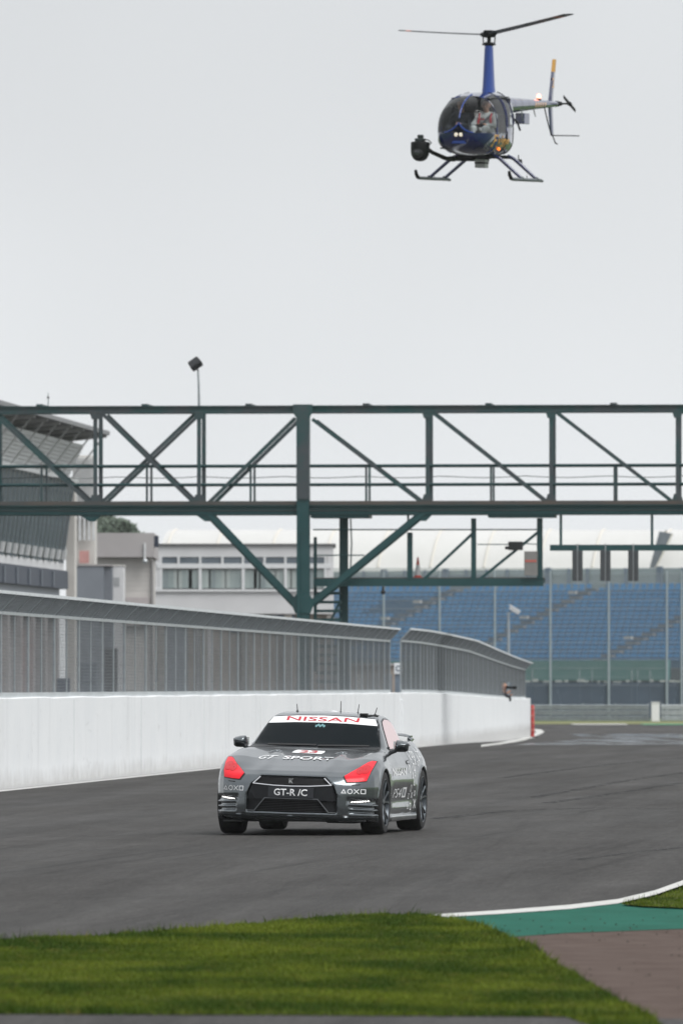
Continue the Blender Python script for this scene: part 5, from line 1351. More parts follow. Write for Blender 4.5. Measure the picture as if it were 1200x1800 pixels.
# ---- wheels
def wheel(ax, sg, wd, rim_r=.262):
    w_ = empty('wheel', car, (ax, sg * (.93 if ax > 0 else .945), .355))
    hw_ = wd
    mb = MB(); mb.lathe([(.268, 0), (.30, .006), (.335, -.004), (.350, -.028), (.355, -.06), (.355, -hw_ + .06), (.350, -hw_ + .028), (.335, -hw_ + .004), (.268, -hw_)], ax='y', n=48)
    for k in (-.075, -.13, -.185): pass
    t_ = mb.build('tyre', m_tyre, w_, smooth=True)
    mb = MB(); mb.lathe([(.270, -.002), (.262, .002), (.252, -.008), (.245, -.05), (.235, -.12), (.235, -.2)], ax='y', n=48); r_ = mb.build('rim', m_rim, w_, smooth=True)
    mb = MB(); mb.lathe([(0, -.02), (.03, -.02), (.055, -.03), (.06, -.06), (0, -.06)], ax='y', n=20); mb.build('hub', m_rim, w_, smooth=True)
    mb = MB(); mb.lathe([(.0, -.11), (.195, -.11), (.195, -.135), (0, -.135)], ax='y', n=32); mb.build('brake_disc', M('brake_steel', (.12, .12, .125), .4, .9), w_)
    for k in range(10):
        t0 = 2 * math.pi * (k // 2) / 5 + (.17 if k % 2 else -.17)
        pts = []
        for r, a, dp, ww in ((.045, 0, -.032, .016), (.13, .02 * (1 if k % 2 else -1), -.026, .013), (.20, .06 * (1 if k % 2 else -1), -.014, .013), (.25, .08 * (1 if k % 2 else -1), -.008, .017)):
            pts.append((r, t0 + a, dp, ww))
        mb = MB()
        for r, a, dp, ww in pts:
            ca, sa = math.cos(a), math.sin(a)
            for e, dd in ((-1, 0), (-.55, .010), (.55, .010), (1, 0), (1, -.03), (-1, -.03)): mb.v.append((r * ca - e * ww * sa, dp + dd, r * sa + e * ww * ca))
        for i in range(3):
            for j in range(6): mb.f.append((i * 6 + j, i * 6 + (j + 1) % 6, i * 6 + 6 + (j + 1) % 6, i * 6 + 6 + j))
        mb.build('spoke', m_rim, w_)
    if sg < 0: w_.scale = (1, -1, 1)
    w_.rotation_euler = (0, rad(17 + 23 * ax), 0)
    return w_
for ax in (1.39, -1.39):
    for sg in (1, -1): wheel(ax, sg, .255 if ax > 0 else .285)
# dark underbody and wheel housings so that no light falls through
mb = MB(); mb.box(-2.1, 2.1, -.80, .80, .15, .17); mb.build('underbody', m_black, car)
for ax in (1.39, -1.39): mb = MB(); mb.box(ax - .36, ax + .36, -.6, .6, .172, .62); mb.build('wheel_housing', m_black, car)
# ================================================================== helicopter
HA = rad(18.5)
hub_w = W(859, 61, 191.5)
def rot_h():
    # heading (nose to the viewer and to the left), nose slightly down, leaning a little to its left
    return Matrix.Rotation(-(math.pi / 2 + HA), 4, 'Z') @ Matrix.Rotation(rad(2.6), 4, 'Y') @ Matrix.Rotation(rad(-1.8), 4, 'X')
HUB = Vector((0, 0, 3.27))
RH = rot_h()
HL = hub_w - (RH @ HUB)
heli = thing('helicopter', 'blue camera helicopter hovering above the track', 'helicopter', HL)
heli.rotation_euler = RH.to_euler()
HM = Matrix.Translation(HL) @ RH; HI = HM.inverted()
def hl_(px, py, D): return HI @ W(px, py, D)
m_blue = M('deep_blue_paint', (.002, .009, .075), .10, .0, var=.04, scale=2, coat=1.0)
m_blue2 = M('bright_blue_paint', (.004, .042, .25), .28, coat=.2)
m_hblack = M('matt_black_metal', (.005, .0055, .0065), .55, .0, var=.2, scale=8, spec=.15)
m_gold = M('gold_vinyl', (.52, .27, .05), .45, var=.05)
m_canopy = glass('canopy_glass', (.84, .88, .89), -.02)
m_inter = M('dark_cabin_lining', (.018, .02, .024), .7, var=.2, scale=6)
m_skid = M('skid_grey', (.10, .115, .125), .45, .4, var=.1)

KX = [2.15, 2.13, 2.08, 2.0, 1.85, 1.6, 1.3, .9, .4, .0, -.3, -.6, -.9, -1.2, -1.45]
KW = [.08, .22, .37, .485, .58, .635, .655, .66, .655, .60, .52, .42, .33, .26, .18]
KT = [1.10, 1.26, 1.40, 1.52, 1.665, 1.79, 1.885, 1.955, 1.99, 2.0, 1.995, 1.97, 1.93, 1.88, 1.82]
KB = [1.0, .91, .81, .73, .65, .585, .55, .54, .55, .555, .575, .65, .82, 1.08, 1.30]
def cr(x, ys):
    xs = KX[::-1]; y = ys[::-1]
    i = max(0, min(len(xs) - 2, int(np.searchsorted(xs, x)) - 1))
    x0, x1 = xs[i], xs[i + 1]; t = (x - x0) / (x1 - x0)
    def sl(k):
        if k <= 0: return (y[1] - y[0]) / (xs[1] - xs[0])
        if k >= len(xs) - 1: return (y[-1] - y[-2]) / (xs[-1] - xs[-2])
        return (y[k + 1] - y[k - 1]) / (xs[k + 1] - xs[k - 1])
    m0, m1 = sl(i) * (x1 - x0), sl(i + 1) * (x1 - x0)
    return (2 * t ** 3 - 3 * t * t + 1) * y[i] + (t ** 3 - 2 * t * t + t) * m0 + (-2 * t ** 3 + 3 * t * t) * y[i + 1] + (t ** 3 - t * t) * m1
ZC = 1.045
NL, NU = 9, 16
stn = [2.148, 2.14, 2.12, 2.09, 2.05, 2.0, 1.93, 1.85, 1.76, 1.66, 1.56, 1.46, 1.36, 1.26, 1.16, 1.06, .98, .90, .80, .70, .60, .50, .40, .30, .22, .14, .06, -.02, -.10, -.18, -.26, -.34, -.42, -.50, -.60, -.70, -.80, -.90, -1.0, -1.1, -1.2, -1.3, -1.4, -1.45]
def hsec(x):
    w_, t_, b_ = cr(x, KW), cr(x, KT), cr(x, KB); n = 3.0
    pts = []
    for k in range(NL):
        a = k / NL * math.pi / 2; pts.append((w_ * math.sin(a) ** (2 / n), ZC - (ZC - b_) * math.cos(a) ** (2 / 3.0)))
    zc = min(ZC, t_ - .01)
    for k in range(NU + 1):
        a = k / NU * math.pi / 2; pts.append((w_ * max(0, math.cos(a)) ** (2 / n), ZC + max(t_ - ZC, .01) * math.sin(a) ** (2 / 2.6)))
    return pts
secs = [hsec(x) for x in stn]; NP = NL + NU + 1
def hpt(i, j, sg=1, out=0.0):
    y, z = secs[i][j]
    if out:
        c = Vector((0, y, z - 1.2)); c = c.normalized() * out if c.length > .01 else Vector((0, 0, out)); y += c.y; z += c.z
    return (stn[i], sg * y, z)
I = {x: i for i, x in enumerate(stn)}
def in_wind(i, j): return stn[i] > 1.37 and NL <= j < NL + NU
def in_fwin(i, j): return .71 < stn[i] < 1.37 and NL <= j < NL + 12
def in_rwin(i, j): return .07 < stn[i] < .61 and NL + 1 <= j < NL + 11
def region(name, test, mat, sides=(1, -1), out=0.0, smooth='full'):
    mb = MB(); mp = {}
    for sg in sides:
        for i in range(len(stn) - 1):
            for j in range(NP - 1):
                if not test(i, j): continue
                q = []
                for a, b in ((i, j), (i + 1, j), (i + 1, j + 1), (i, j + 1)):
                    key = (a, b, 0 if abs(secs[a][b][0]) < 1e-6 else sg)
                    if key not in mp: mp[key] = len(mb.v); mb.v.append(hpt(a, b, sg, out))
                    q.append(mp[key])
                if sg > 0: q = q[::-1]
                if len(set(q)) >= 3: mb.f.append(tuple(dict.fromkeys(q)))
    return mb.build(name, mat, heli, smooth=smooth)
region('fuselage_shell', lambda i, j: not (in_wind(i, j) or in_fwin(i, j) or in_rwin(i, j)), m_blue)
region('windscreen', in_wind, m_canopy, (1,)); region('windscreen', in_wind, m_canopy, (-1,))
for sg in (1, -1):
    region('door_window', in_fwin, m_canopy, (sg,)); region('door_window', in_rwin, m_canopy, (sg,))
    # door seams and handle
    for x in (1.36, .70, -.02):
        i = I[x]; mb = MB(); mb.tube([hpt(i, j, sg, .004) for j in range(3, NL + NU - 1)], .009, 6); mb.build('door_seam', m_hblack if x != 1.36 else m_blue2, heli)
    for a, b in ((.70, 1.36), (.06, .60)):
        pts = [hpt(i, NL + (0 if a > .5 else 1), sg, .004) for i in range(I[b], I[a] + 1)] + [hpt(I[a], j, sg, .004) for j in range(NL + 2, NL + (12 if a > .5 else 11))] + [hpt(i, NL + (12 if a > .5 else 11), sg, .004) for i in range(I[a], I[b] - 1, -1)] + [hpt(I[b], j, sg, .004) for j in range(NL + (12 if a > .5 else 11), NL, -1)]
        mb = MB(); mb.tube(pts, .012, 6); mb.build('window_frame', m_blue, heli)
    mb = MB(); y = cr(.66, KW); mb.box(.64, .69, sg * (y + .0) - .02, sg * y + .02, .92, 1.1); mb.build('door_handle', m_hblack, heli, bevel=.006)
# windscreen centre strip and its fork to the landing lights, cowl rim
cs = [(x, 0, cr(x, KT) + .006) for x in (1.2, 1.3, 1.5, 1.7, 1.85, 1.95, 2.02, 2.07, 2.10)]
mb = MB(); mb.tube(cs, .015, 8); mb.build('centre_strip', m_blue2, heli, smooth=True)
def nose(y, z, out=.01):                        # point on the nose surface seen from the front
    for x in np.arange(2.15, 1.2, -.005):
        w_, t_, b_ = cr(x, KW), cr(x, KT), cr(x, KB); n = 3.0
        if z >= ZC: v_ = (abs(y) / w_) ** n + ((z - ZC) / max(t_ - ZC, .01)) ** 2.6
        else: v_ = (abs(y) / w_) ** n + ((ZC - z) / max(ZC - b_, .01)) ** 3.0
        if v_ <= 1: return (x + out, y, z)
    return (1.3, y, z)
for sg in (1, -1):
    mb = MB(); mb.tube([nose(0, 1.26), nose(sg * .07, 1.17), nose(sg * .16, 1.10), nose(sg * .27, 1.055), nose(sg * .34, 1.045)], .02, 6); mb.build('cowl_fork', m_blue2, heli, smooth=True)
mb = MB(); pts = [nose(y, z, .008) for y, z in ((0, 1.25), (.08, 1.16), (.17, 1.095), (.30, 1.05), (.30, 1.03), (-.30, 1.03), (-.30, 1.05), (-.17, 1.095), (-.08, 1.16))]
mb.add(pts + [(1.95, 0, 1.08)], [(i, (i + 1) % 9, 9) for i in range(9)]); mb.build('nose_cowl', m_blue, heli)
for y in (-.055, .055):
    p = nose(y, 1.0, .0); ll = empty('landing_light', heli)
    mb = MB(); mb.lathe([(.058, -.03), (.062, .012), (.050, .014), (.044, -.01)], p, 'x', 18); mb.build('bezel', m_hblack, ll, smooth=True)
    mb = MB(); mb.lathe([(.048, -.004), (.03, .008), (0, .012)], p, 'x', 18); mb.build('lens', M('lit_landing_lens', (.85, .82, .75), .1, emit=((1, .85, .65), .45)), ll, smooth=True)
p = nose(0, .84, .0); mb = MB(); mb.prism([(-.17, .80), (.17, .80), (.13, .86), (-.13, .86)], 'x', p[0] - .05, p[0] + .035); mb.build('nose_vent', m_blue2, heli, bevel=.01)
# sweeping stripe on the lower shell and the lettering on the door
def side_pt(x, z, sg=1, out=.008):
    w_, t_, b_ = cr(x, KW), cr(x, KT), cr(x, KB)
    y = w_ * max(0, 1 - ((z - ZC) / max(t_ - ZC, .01)) ** 2.6) ** .333 if z >= ZC else w_ * max(0, 1 - ((ZC - z) / (ZC - b_)) ** 3.0) ** .333
    return (x, sg * (y + out), z)
for sg in (1, -1):
    v, f = text_mesh('Flying', bold=.02, shear=.2, fix_w=1.15, fix_h=.36)
    mb = MB(); mb.add([side_pt(1.02 - sg * x if sg > 0 else 1.02 + x, .84 + y, sg) for x, y in v], f); mb.build('door_lettering', m_gold, heli, fix=False)
    st_ = [(1.52, .97), (1.66, .90), (1.78, .83), (1.83, .78), (1.78, .73), (1.6, .69), (1.2, .655)]
    mb = MB()
    for k, (x, z) in enumerate(st_):
        wd = .045 - .004 * k; mb.v += [side_pt(x, z + wd, sg, .006), side_pt(x, z - wd, sg, .006)]
    mb.f = [(2 * k, 2 * k + 1, 2 * k + 3, 2 * k + 2) for k in range(len(st_) - 1)]; mb.build('stripe', M('silver_stripe', (.30, .31, .33), .4, .3), heli)
    mb = MB(); mb.ball(side_pt(1.05, .70, sg, .02), .035, 10, 6); mb.build('side_light', M('orange_lamp', (.9, .25, .03), .3, emit=((1, .22, .02), 1.6)), heli, smooth=True)
# cabin inside: floor, bulkhead, roof lining, seats, instrument pod
mb = MB(); mb.box(.1, 1.9, -.5, .5, .68, .71); mb.build('cabin_floor', m_inter, heli)
mb = MB(); mb.box(-.02, .02, -.52, .52, .7, 1.85); mb.build('bulkhead', m_inter, heli)
mb = MB(); mb.add([(1.3, -.45, 1.80), (1.3, .45, 1.80), (.02, .5, 1.86), (.02, -.5, 1.86), (1.3, -.45, 1.83), (1.3, .45, 1.83), (.02, .5, 1.89), (.02, -.5, 1.89)], [(0, 1, 2, 3), (7, 6, 5, 4), (0, 4, 5, 1), (1, 5, 6, 2), (2, 6, 7, 3), (3, 7, 4, 0)]); mb.build('roof_lining', m_inter, heli)
for y in (-.29, .29):
    for x in (.9, .26):
        s = empty('crew_seat', heli)
        mb = MB(); mb.box(x - .05, x + .45 if x > .5 else x + .34, y - .23, y + .23, .72, 1.0); mb.build('cushion', m_inter, s, bevel=.03)
        mb = MB(); mb.add([(x + .02, y - .23, 1.0), (x + .02, y + .23, 1.0), (x - .12, y + .22, 1.5), (x - .12, y - .22, 1.5), (x - .10, y - .23, 1.0), (x - .10, y + .23, 1.0), (x - .22, y + .22, 1.5), (x - .22, y - .22, 1.5)], [(0, 1, 2, 3), (7, 6, 5, 4), (0, 4, 5, 1), (1, 5, 6, 2), (2, 6, 7, 3), (3, 7, 4, 0)]); mb.build('backrest', m_inter, s, bevel=.02)
mb = MB(); mb.box(1.66, 1.95, -.13, .13, .71, 1.06); mb.build('instrument_pod', m_inter, heli, bevel=.03)
mb = MB(); mb.box(1.62, 1.74, -.12, .12, 1.07, 1.24); mb.build('monitor', M('monitor_black', (.02, .022, .026), .3), heli, bevel=.01)
# mast fairing, hub and rotor
mb = MB()
for z, a, b in ((1.9, .20, .15), (2.1, .165, .125), (2.5, .145, .105), (2.95, .115, .09), (3.02, .105, .085)):
    k = len(mb.v)
    for j in range(20):
        t = 2 * math.pi * j / 20; mb.v.append((a * 1.5 * math.cos(t) - .04 * (3.02 - z), b * math.sin(t), z))
for i in range(4):
    for j in range(20): mb.f.append((i * 20 + j, i * 20 + (j + 1) % 20, i * 20 + 20 + (j + 1) % 20, i * 20 + 20 + j))
mb.f.append(tuple(80 + j for j in range(20))); mb.build('mast_fairing', m_blue2, heli, smooth=True)
hb = empty('rotor_hub', heli, HUB)
mb = MB(); mb.tube([(0, 0, -.3), (0, 0, .05)], .045, 12); mb.lathe([(0, -.25), (.10, -.25), (.12, -.21), (.10, -.17), (0, -.16)], n=18); mb.build('swash_plate', m_hblack, hb, smooth=True)
mb = MB(); mb.box(-.11, .11, -.11, .11, -.06, .10); mb.build('hub_block', m_hblack, hb, bevel=.03)
def to_dir(v): return HI.to_3x3() @ v
tipR = to_dir(Vector((1.72, -4.72, .06))); tipL = to_dir(Vector((-1.96, 4.62, .42)))
for nm, tip in (('a', tipR), ('b', tipL)):
    d = tip.normalized(); L_ = tip.length; up = Vector((0, 0, 1)); sd_ = d.cross(up).normalized(); up = sd_.cross(d).normalized()
    bl = empty('rotor_blade', heli, HUB)
    mb = MB(); mb.tube([d * .04, d * .25, d * .42], [.075, .07, .04], 12); mb.build('grip', m_hblack, bl, smooth=True)
    mb = MB(); pr = [(-.07, 0), (-.04, .016), (.03, .014), (.18, .0), (.03, -.010), (-.04, -.012)]
    for q, r in enumerate((.36, 1.2, 2.2, 3.2, 4.2, L_ - .02, L_)):
        c = d * r + up * (.03 * (r / L_) ** 2); kk = 1 if q < 6 else .7; tw = rad(7 - 6 * r / L_)
        for (a, b) in pr:
            a2, b2 = a * math.cos(tw) - b * math.sin(tw), a * math.sin(tw) + b * math.cos(tw)
            mb.v.append(tuple(c + sd_ * a2 * kk + up * b2 * kk))
    for i in range(6):
        for j in range(6): mb.f.append((i * 6 + j, i * 6 + (j + 1) % 6, i * 6 + 6 + (j + 1) % 6, i * 6 + 6 + j))
    mb.f += [tuple(range(6)), tuple(36 + j for j in reversed(range(6)))]
    mb.build('blade', M('blade_grey', (.045, .05, .055), .4, .3, var=.1, scale=3), bl, smooth=True)
    mb = MB()
    for r in (L_ - .75, L_ - .45):
        c = d * r + up * (.03 * (r / L_) ** 2)
        for (a, b) in [(x * 1.03, y * 1.1) for x, y in pr]: mb.v.append(tuple(c + sd_ * a + up * b))
    for j in range(6): mb.f.append((j, (j + 1) % 6, 6 + (j + 1) % 6, 6 + j))
    mb.build('tip_red_glint', M('red_tip_reflection', (.62, .22, .16), .5), bl)  # red light reflected near the blade tip, painted on as a wrap
for sg in (-1, 1):
    mb = MB(); mb.tube([(sg * .0, sg * .13, -.24), (sg * .02, sg * .15, .02)], .014, 6); mb.tube([(0, sg * .05, -.22), (0, sg * .16, -.22)], .014, 6); mb.build('pitch_link', m_hblack, hb)
# tail boom, fin, tail rotor
bo_ = [(-.85, 0, 1.70, .205), (-1.4, 0, 1.715, .19), (-2.4, 0, 1.745, .155), (-3.4, 0, 1.775, .12), (-4.4, 0, 1.80, .088), (-5.3, 0, 1.82, .062)]
mb = MB(); mb.tube([b[:3] for b in bo_], [b[3] for b in bo_], 20); bm_o = mb.build('tail_boom', m_blue, heli, smooth=True)
for x in (-1.5, -2.1, -2.7, -3.3, -4.0):
    r = float(np.interp(-x, [.85, 1.4, 2.4, 3.4, 4.4, 5.3], [.205, .19, .155, .12, .088, .062])); z = float(np.interp(-x, [.85, 5.3], [1.70, 1.82]))
    mb = MB(); mb.lathe([(r + .003, -.008), (r + .003, .008)], (x, 0, z), 'x', 20); mb.build('skin_joint', M('seam_blue', (.004, .01, .05), .5), bm_o)
def boom_text(s, x0, wd, ht, mat):
    v, f = text_mesh(s, bold=.02, fix_w=wd, fix_h=ht); mb = MB(); pts = []
    for a, b in v:
        x = x0 - a; r = float(np.interp(-x, [.85, 1.4, 2.4, 3.4, 4.4, 5.3], [.205, .19, .155, .12, .088, .062])) + .004; z = float(np.interp(-x, [.85, 5.3], [1.70, 1.82]))
        t = b / r; pts.append((x, r * math.cos(t), z + r * math.sin(t)))
    mb.add(pts, f); mb.build('boom_lettering', mat, heli, fix=False)
for k in range(5):                              # worn registration: only pale strokes can be made out
    x0_ = -3.2 - .2 * k; r_ = float(np.interp(-x0_, [2.4, 3.4, 4.4], [.155, .12, .088])) + .004; z_ = float(np.interp(-x0_, [.85, 5.3], [1.70, 1.82]))
    mb = MB()
    for a in (-.45, -.15, .15, .45): mb.v += [(x0_ - a * .06, r_ * math.cos(a), z_ + r_ * math.sin(a)), (x0_ - a * .06 - .09, r_ * math.cos(a), z_ + r_ * math.sin(a))]
    mb.f = [(2 * q, 2 * q + 1, 2 * q + 3, 2 * q + 2) for q in range(3)]; mb.build('boom_stroke', M('faded_gold', (.55, .36, .24), .5), heli)
def fin(name, z0, z1, x0, x1, c0, c1, mat, parent, th=.05):
    mb = MB()
    for z, x, c in ((z0, x0, c0), (z1, x1, c1)):
        for a, b in ((0, 0), (-.25, 1), (-.6, .8), (-1, 0), (-.6, -.8), (-.25, -1)): mb.v.append((x + a * c, b * th * .5, z))
    for j in range(6): mb.f.append((j, (j + 1) % 6, 6 + (j + 1) % 6, 6 + j))
    mb.f += [tuple(range(6)), tuple(6 + j for j in reversed(range(6)))]
    return mb.build(name, mat, parent, smooth=True)
fn = empty('tail_fin', heli)
fin('fin_upper', 1.80, 2.55, -4.55, -4.78, .40, .33, m_blue, fn, .06); fin('fin_tip', 2.55, 2.84, -4.78, -4.87, .33, .29, m_gold, fn, .06)
fin('fin_lower', 1.80, 1.08, -4.55, -4.80, .40, .28, m_blue, fn, .06)
v, f = text_mesh('2', bold=.03, fix_w=.16, fix_h=.24); MB().add([(-4.84 - x, .036, 2.30 + y) for x, y in v], f).build('fin_number', M('faded_gold'), fn, fix=False)
mb = MB(); mb.box(-4.95, -4.55, -.70, -.03, 1.79, 1.83); mb.build('stabiliser', m_blue, fn)
mb = MB(); mb.box(-2.75, -2.35, -.09, .13, 1.31, 1.56); mb.build('equipment_box', m_blue, heli, bevel=.01)
mb = MB(); mb.tube([(-2.2, .1, 1.62), (-2.38, .1, 1.34)], .012, 6); mb.build('box_stay', m_galv, heli)
mb = MB(); mb.tube([(-4.3, 0, 1.72), (-4.55, .02, 1.35), (-4.75, .03, 1.12), (-4.88, .03, 1.08), (-5.1, .03, .92), (-5.25, .03, .90)], .016, 6); mb.build('tail_guard', m_hblack, heli, smooth=True)
mb = MB(); mb.tube([(-4.9, .03, 1.09), (-5.05, .62, 1.09)], .014, 6); mb.build('whip_aerial', m_hblack, heli)
mb = MB(); mb.tube([(-3.3, .05, 1.66), (-3.42, .06, 1.5)], .012, 6); mb.build('blade_aerial', m_hblack, heli)
mb = MB(); mb.tube([(-.95, .2, 1.5), (-1.15, .34, 1.33), (-1.3, .36, 1.15)], .022, 6); mb.build('exhaust', m_hblack, heli, smooth=True)
mb = MB(); mb.tube([(-5.2, 0, 1.82), (-5.5, .02, 1.83)], [.075, .05], 12); mb.build('gearbox', m_hblack, heli, smooth=True)
tr_ = empty('tail_rotor', heli, (-5.45, .20, 1.83)); tr_.scale = (.72, .8, .72)
mb = MB(); mb.tube([(0, -.2, 0), (0, .10, 0)], .03, 10); mb.ball((0, .06, 0), .07, 10, 6); mb.build('rotor_head', m_hblack, tr_, smooth=True)
for sg in (1, -1):
    mb = MB(); mb.add([(sg * p[0], p[1], sg * p[2]) for p in ((.05, .05, -.05), (.03, .05, .07), (.66, .055, .27), (.68, .055, .17), (.05, .07, -.05), (.03, .065, .07), (.66, .062, .27), (.68, .065, .17))], [(0, 1, 2, 3), (7, 6, 5, 4), (0, 4, 5, 1), (1, 5, 6, 2), (2, 6, 7, 3), (3, 7, 4, 0)]); mb.build('tail_blade', m_hblack, tr_)
bc = empty('beacon', heli, (-3.85, 0, 1.90))
mb = MB(); mb.lathe([(0, -.03), (.06, -.03), (.055, .02), (0, .02)], n=14); mb.build('beacon_base', m_hblack, bc)
mb = MB(); mb.lathe([(.05, .02), (.052, .07), (.035, .11), (0, .125)], n=14); mb.build('beacon_lens', M('lit_beacon', (1, .35, .25), .2, emit=((1, .30, .20), 4.0)), bc, smooth=True)
# skids
for sg in (-1, 1):
    sk = empty('landing_skid', heli)
    y = 1.09 * sg
    mb = MB(); mb.tube([(1.80, y, .19), (1.77, y, .12), (1.66, y, .045), (1.5, y, .03), (.4, y, .025), (-.55, y, .025), (-.70, y, .01)], [.03, .036, .04, .04, .04, .04, .03], 10); mb.build('runner', m_skid, sk, smooth=True)
    mb = MB(); mb.tube([(1.81, y, .20), (1.775, y, .125), (1.66, y, .05)], [.034, .04, .043], 10); mb.build('runner_tip', m_hblack, sk, smooth=True)
    for x in (.83, -.27):
        mb = MB(); mb.tube([(x, .40 * sg, .56), (x, .55 * sg, .50), (x - .01, y, .04)], [.042, .042, .036], 10); mb.build('strut', m_blue, sk, smooth=True)
        mb = MB(); mb.ball((x, y, .05), .05, 10, 6); mb.build('strut_shoe', m_skid, sk, smooth=True)
    mb = MB(); mb.tube([(.45, y, .05), (.5, y, .13)], .008, 5); mb.build('lug', m_hblack, sk)
for x in (.83, -.27):
    mb = MB(); mb.tube([(x, -.45, .535), (x, .45, .535)], .042, 10); mb.build('cross_tube', m_hblack, heli, smooth=True)
for x, y, z in ((-.52, .62, .42), (-.2, -.20, .40)):
    gw = empty('ground_wheel', heli, (x, y, z))
    mb = MB(); mb.lathe([(.0, -.03), (.045, -.03), (.075, -.025), (.08, 0), (.075, .025), (.045, .03), (0, .03)], ax='y', n=18); mb.build('tyre', m_dark, gw, smooth=True)
    mb = MB(); mb.lathe([(0, -.034), (.03, -.034), (.03, .034), (0, .034)], ax='y', n=12); mb.build('rim', m_skid, gw)
    mb = MB(); mb.tube([(0, -.04, 0), (0, -.045, .17)], .012, 6); mb.build('fork', m_hblack, gw)
# camera ball on its arm, transmitter box below the belly
pod = empty('camera_pod', heli, (1.93, -.955, .64))
mb = MB(); mb.lathe([(0, -.245), (.08, -.235), (.15, -.19), (.195, -.11), (.21, -.02), (.21, .16), (.195, .19), (.12, .20), (0, .205)], n=28); mb.build('ball_housing', m_hblack, pod, smooth=True)
mb = MB(); mb.lathe([(0, .215), (.08, .21), (.12, .18), (.135, .12), (.135, 0)], (0, 0, -.05), 'x', 20); ls_ = mb.build('lens_turret', m_black, pod, smooth=True); 
mb = MB(); mb.lathe([(0, .222), (.055, .22)], (0, 0, -.05), 'x', 16); mb.build('lens', M('camera_lens_glass', (.01, .012, .02), .05, spec=.9), pod)
mb = MB(); mb.box(-.10, .12, -.10, .10, .20, .27); mb.box(-.05, .08, -.05, .07, .27, .35); mb.build('damper', M('dark_green_grey', (.02, .03, .03), .5, var=.2), pod, bevel=.02)
mb = MB(); mb.tube([(.02, .1, .25), (.0, .2, .23), (-.02, .25, .17), (-.03, .2, .12)], .014, 6); mb.build('cable_loop', m_hblack, pod, smooth=True)
mb = MB(); mb.tube([(1.86, -.80, .68), (1.78, -.72, .60), (1.42, -.52, .475), (1.25, -.50, .47), (.55, -.48, .47), (.2, -.1, .47), (.18, .1, .47)], [.04, .045, .05, .05, .045, .045, .045], 10); mb.build('mount_arm', m_hblack, heli, smooth=True)
mb = MB(); mb.box(.95, 1.08, -.56, -.44, .41, .53); mb.build('arm_clamp', m_hblack, heli, bevel=.01)
tx = empty('transmitter_box', heli, (.30, -.03, .28))
mb = MB(); mb.box(-.14, .14, -.12, .12, 0, .20); mb.build('housing', M('box_grey_white', (.45, .46, .46), .5, var=.1), tx, bevel=.015)
mb = MB(); mb.box(-.143, .143, -.123, .123, .095, .13); mb.build('dark_band', m_hblack, tx)
mb = MB(); mb.box(-.11, .11, -.18, .18, .201, .27); mb.build('mount_frame', m_hblack, tx)

# ================================================================== people
def person(name, label, M4, bones_c, bones_s, head, m_cl, m_skin, m_hair, hair_cut=.02, extra=None):
    """clothing = one continuous surface; skin (head, neck, hands) = the body mesh"""
    t = thing(name, label, 'person'); t.matrix_world = M4
    def grow(bones, hh=.014, k=.05):
        P_ = np.array([b[0] for b in bones] + [b[1] for b in bones]); lo, hi = P_.min(0) - .2, P_.max(0) + .2
        ax_ = [np.arange(lo[i], hi[i], hh, dtype=np.float32) for i in range(3)]
        X, Y, Z = ax_[0][:, None, None], ax_[1][None, :, None], ax_[2][None, None, :]
        d = None
        for p, q, r0, r1 in bones:
            c = capsule(X, Y, Z, p, q, r0, r1); d = c if d is None else smin(d, c, k)
        return d, lo, hh, (X, Y, Z)
    d, lo, hh, _ = grow(bones_s, .011, .018)
    hx, hy, hz = head
    V, Q, N = surface_nets(d.astype(np.float32), lo, hh, 'body'); b = link('body', np_mesh('body', V, Q, N), m_skin, t)
    d, lo, hh, _ = grow(bones_c); V, Q, N = surface_nets(d.astype(np.float32), lo, hh, 'clothing'); link('clothing', np_mesh('clothing', V, Q, N), m_cl, t)
    # hair cap, eyes
    hb_ = [((hx - .02, hy, hz + .05), (hx - .03, hy, hz + .02), .098, .10)]
    d, lo, hh, (X, Y, Z) = grow(hb_, .011); d = np.maximum(d, (X - hx) * .75 - (Z - hz) + hair_cut); V, Q, N = surface_nets(d.astype(np.float32), lo, hh, 'hair'); link('hair', np_mesh('hair', V, Q, N), m_hair, t)
    for sy in (-1, 1):
        mb = MB(); mb.ball((hx + .088, hy + sy * .032, hz + .012), .011, 8, 6); mb.build('eye', m_hair, t)
    if extra: extra(t)
    return t
def head_bones(hx, hy, hz):
    return [((hx, hy, hz + .03), (hx - .015, hy, hz + .02), .095, .098), ((hx + .02, hy, hz - .05), (hx + .03, hy, hz - .075), .068, .05), ((hx + .09, hy, hz + .005), (hx + .108, hy, hz - .025), .012, .017),
            ((hx, hy - .095, hz + .01), (hx - .005, hy - .098, hz - .025), .018, .013), ((hx, hy + .095, hz + .01), (hx - .005, hy + .098, hz - .025), .018, .013), ((hx - .015, hy, hz - .06), (hx - .03, hy, hz - .17), .055, .06),
            ((hx + .078, hy - .02, hz - .058), (hx + .078, hy + .02, hz - .058), .012, .012)]
def hand(w_, d, side, up):
    """palm, four bent fingers and a thumb from wrist w_ along d"""
    w_, d, side, up = Vector(w_), Vector(d).normalized(), Vector(side).normalized(), Vector(up).normalized()
    o = [(tuple(w_), tuple(w_ + d * .07), .027, .033)]
    for k, L_ in enumerate((.075, .085, .08, .062)):
        b = w_ + d * .085 + side * (k - 1.5) * .020
        o += [(tuple(b), tuple(b + d * L_ * .5 - up * .006), .0095, .009), (tuple(b + d * L_ * .5 - up * .006), tuple(b + d * L_ * .75 - up * L_ * .5), .009, .0075)]
    tb = w_ + d * .03 - side * .028
    o += [(tuple(tb), tuple(tb + d * .035 - side * .022), .012, .0105), (tuple(tb + d * .035 - side * .022), tuple(tb + d * .065 - side * .020 - up * .015), .0105, .008)]
    return o
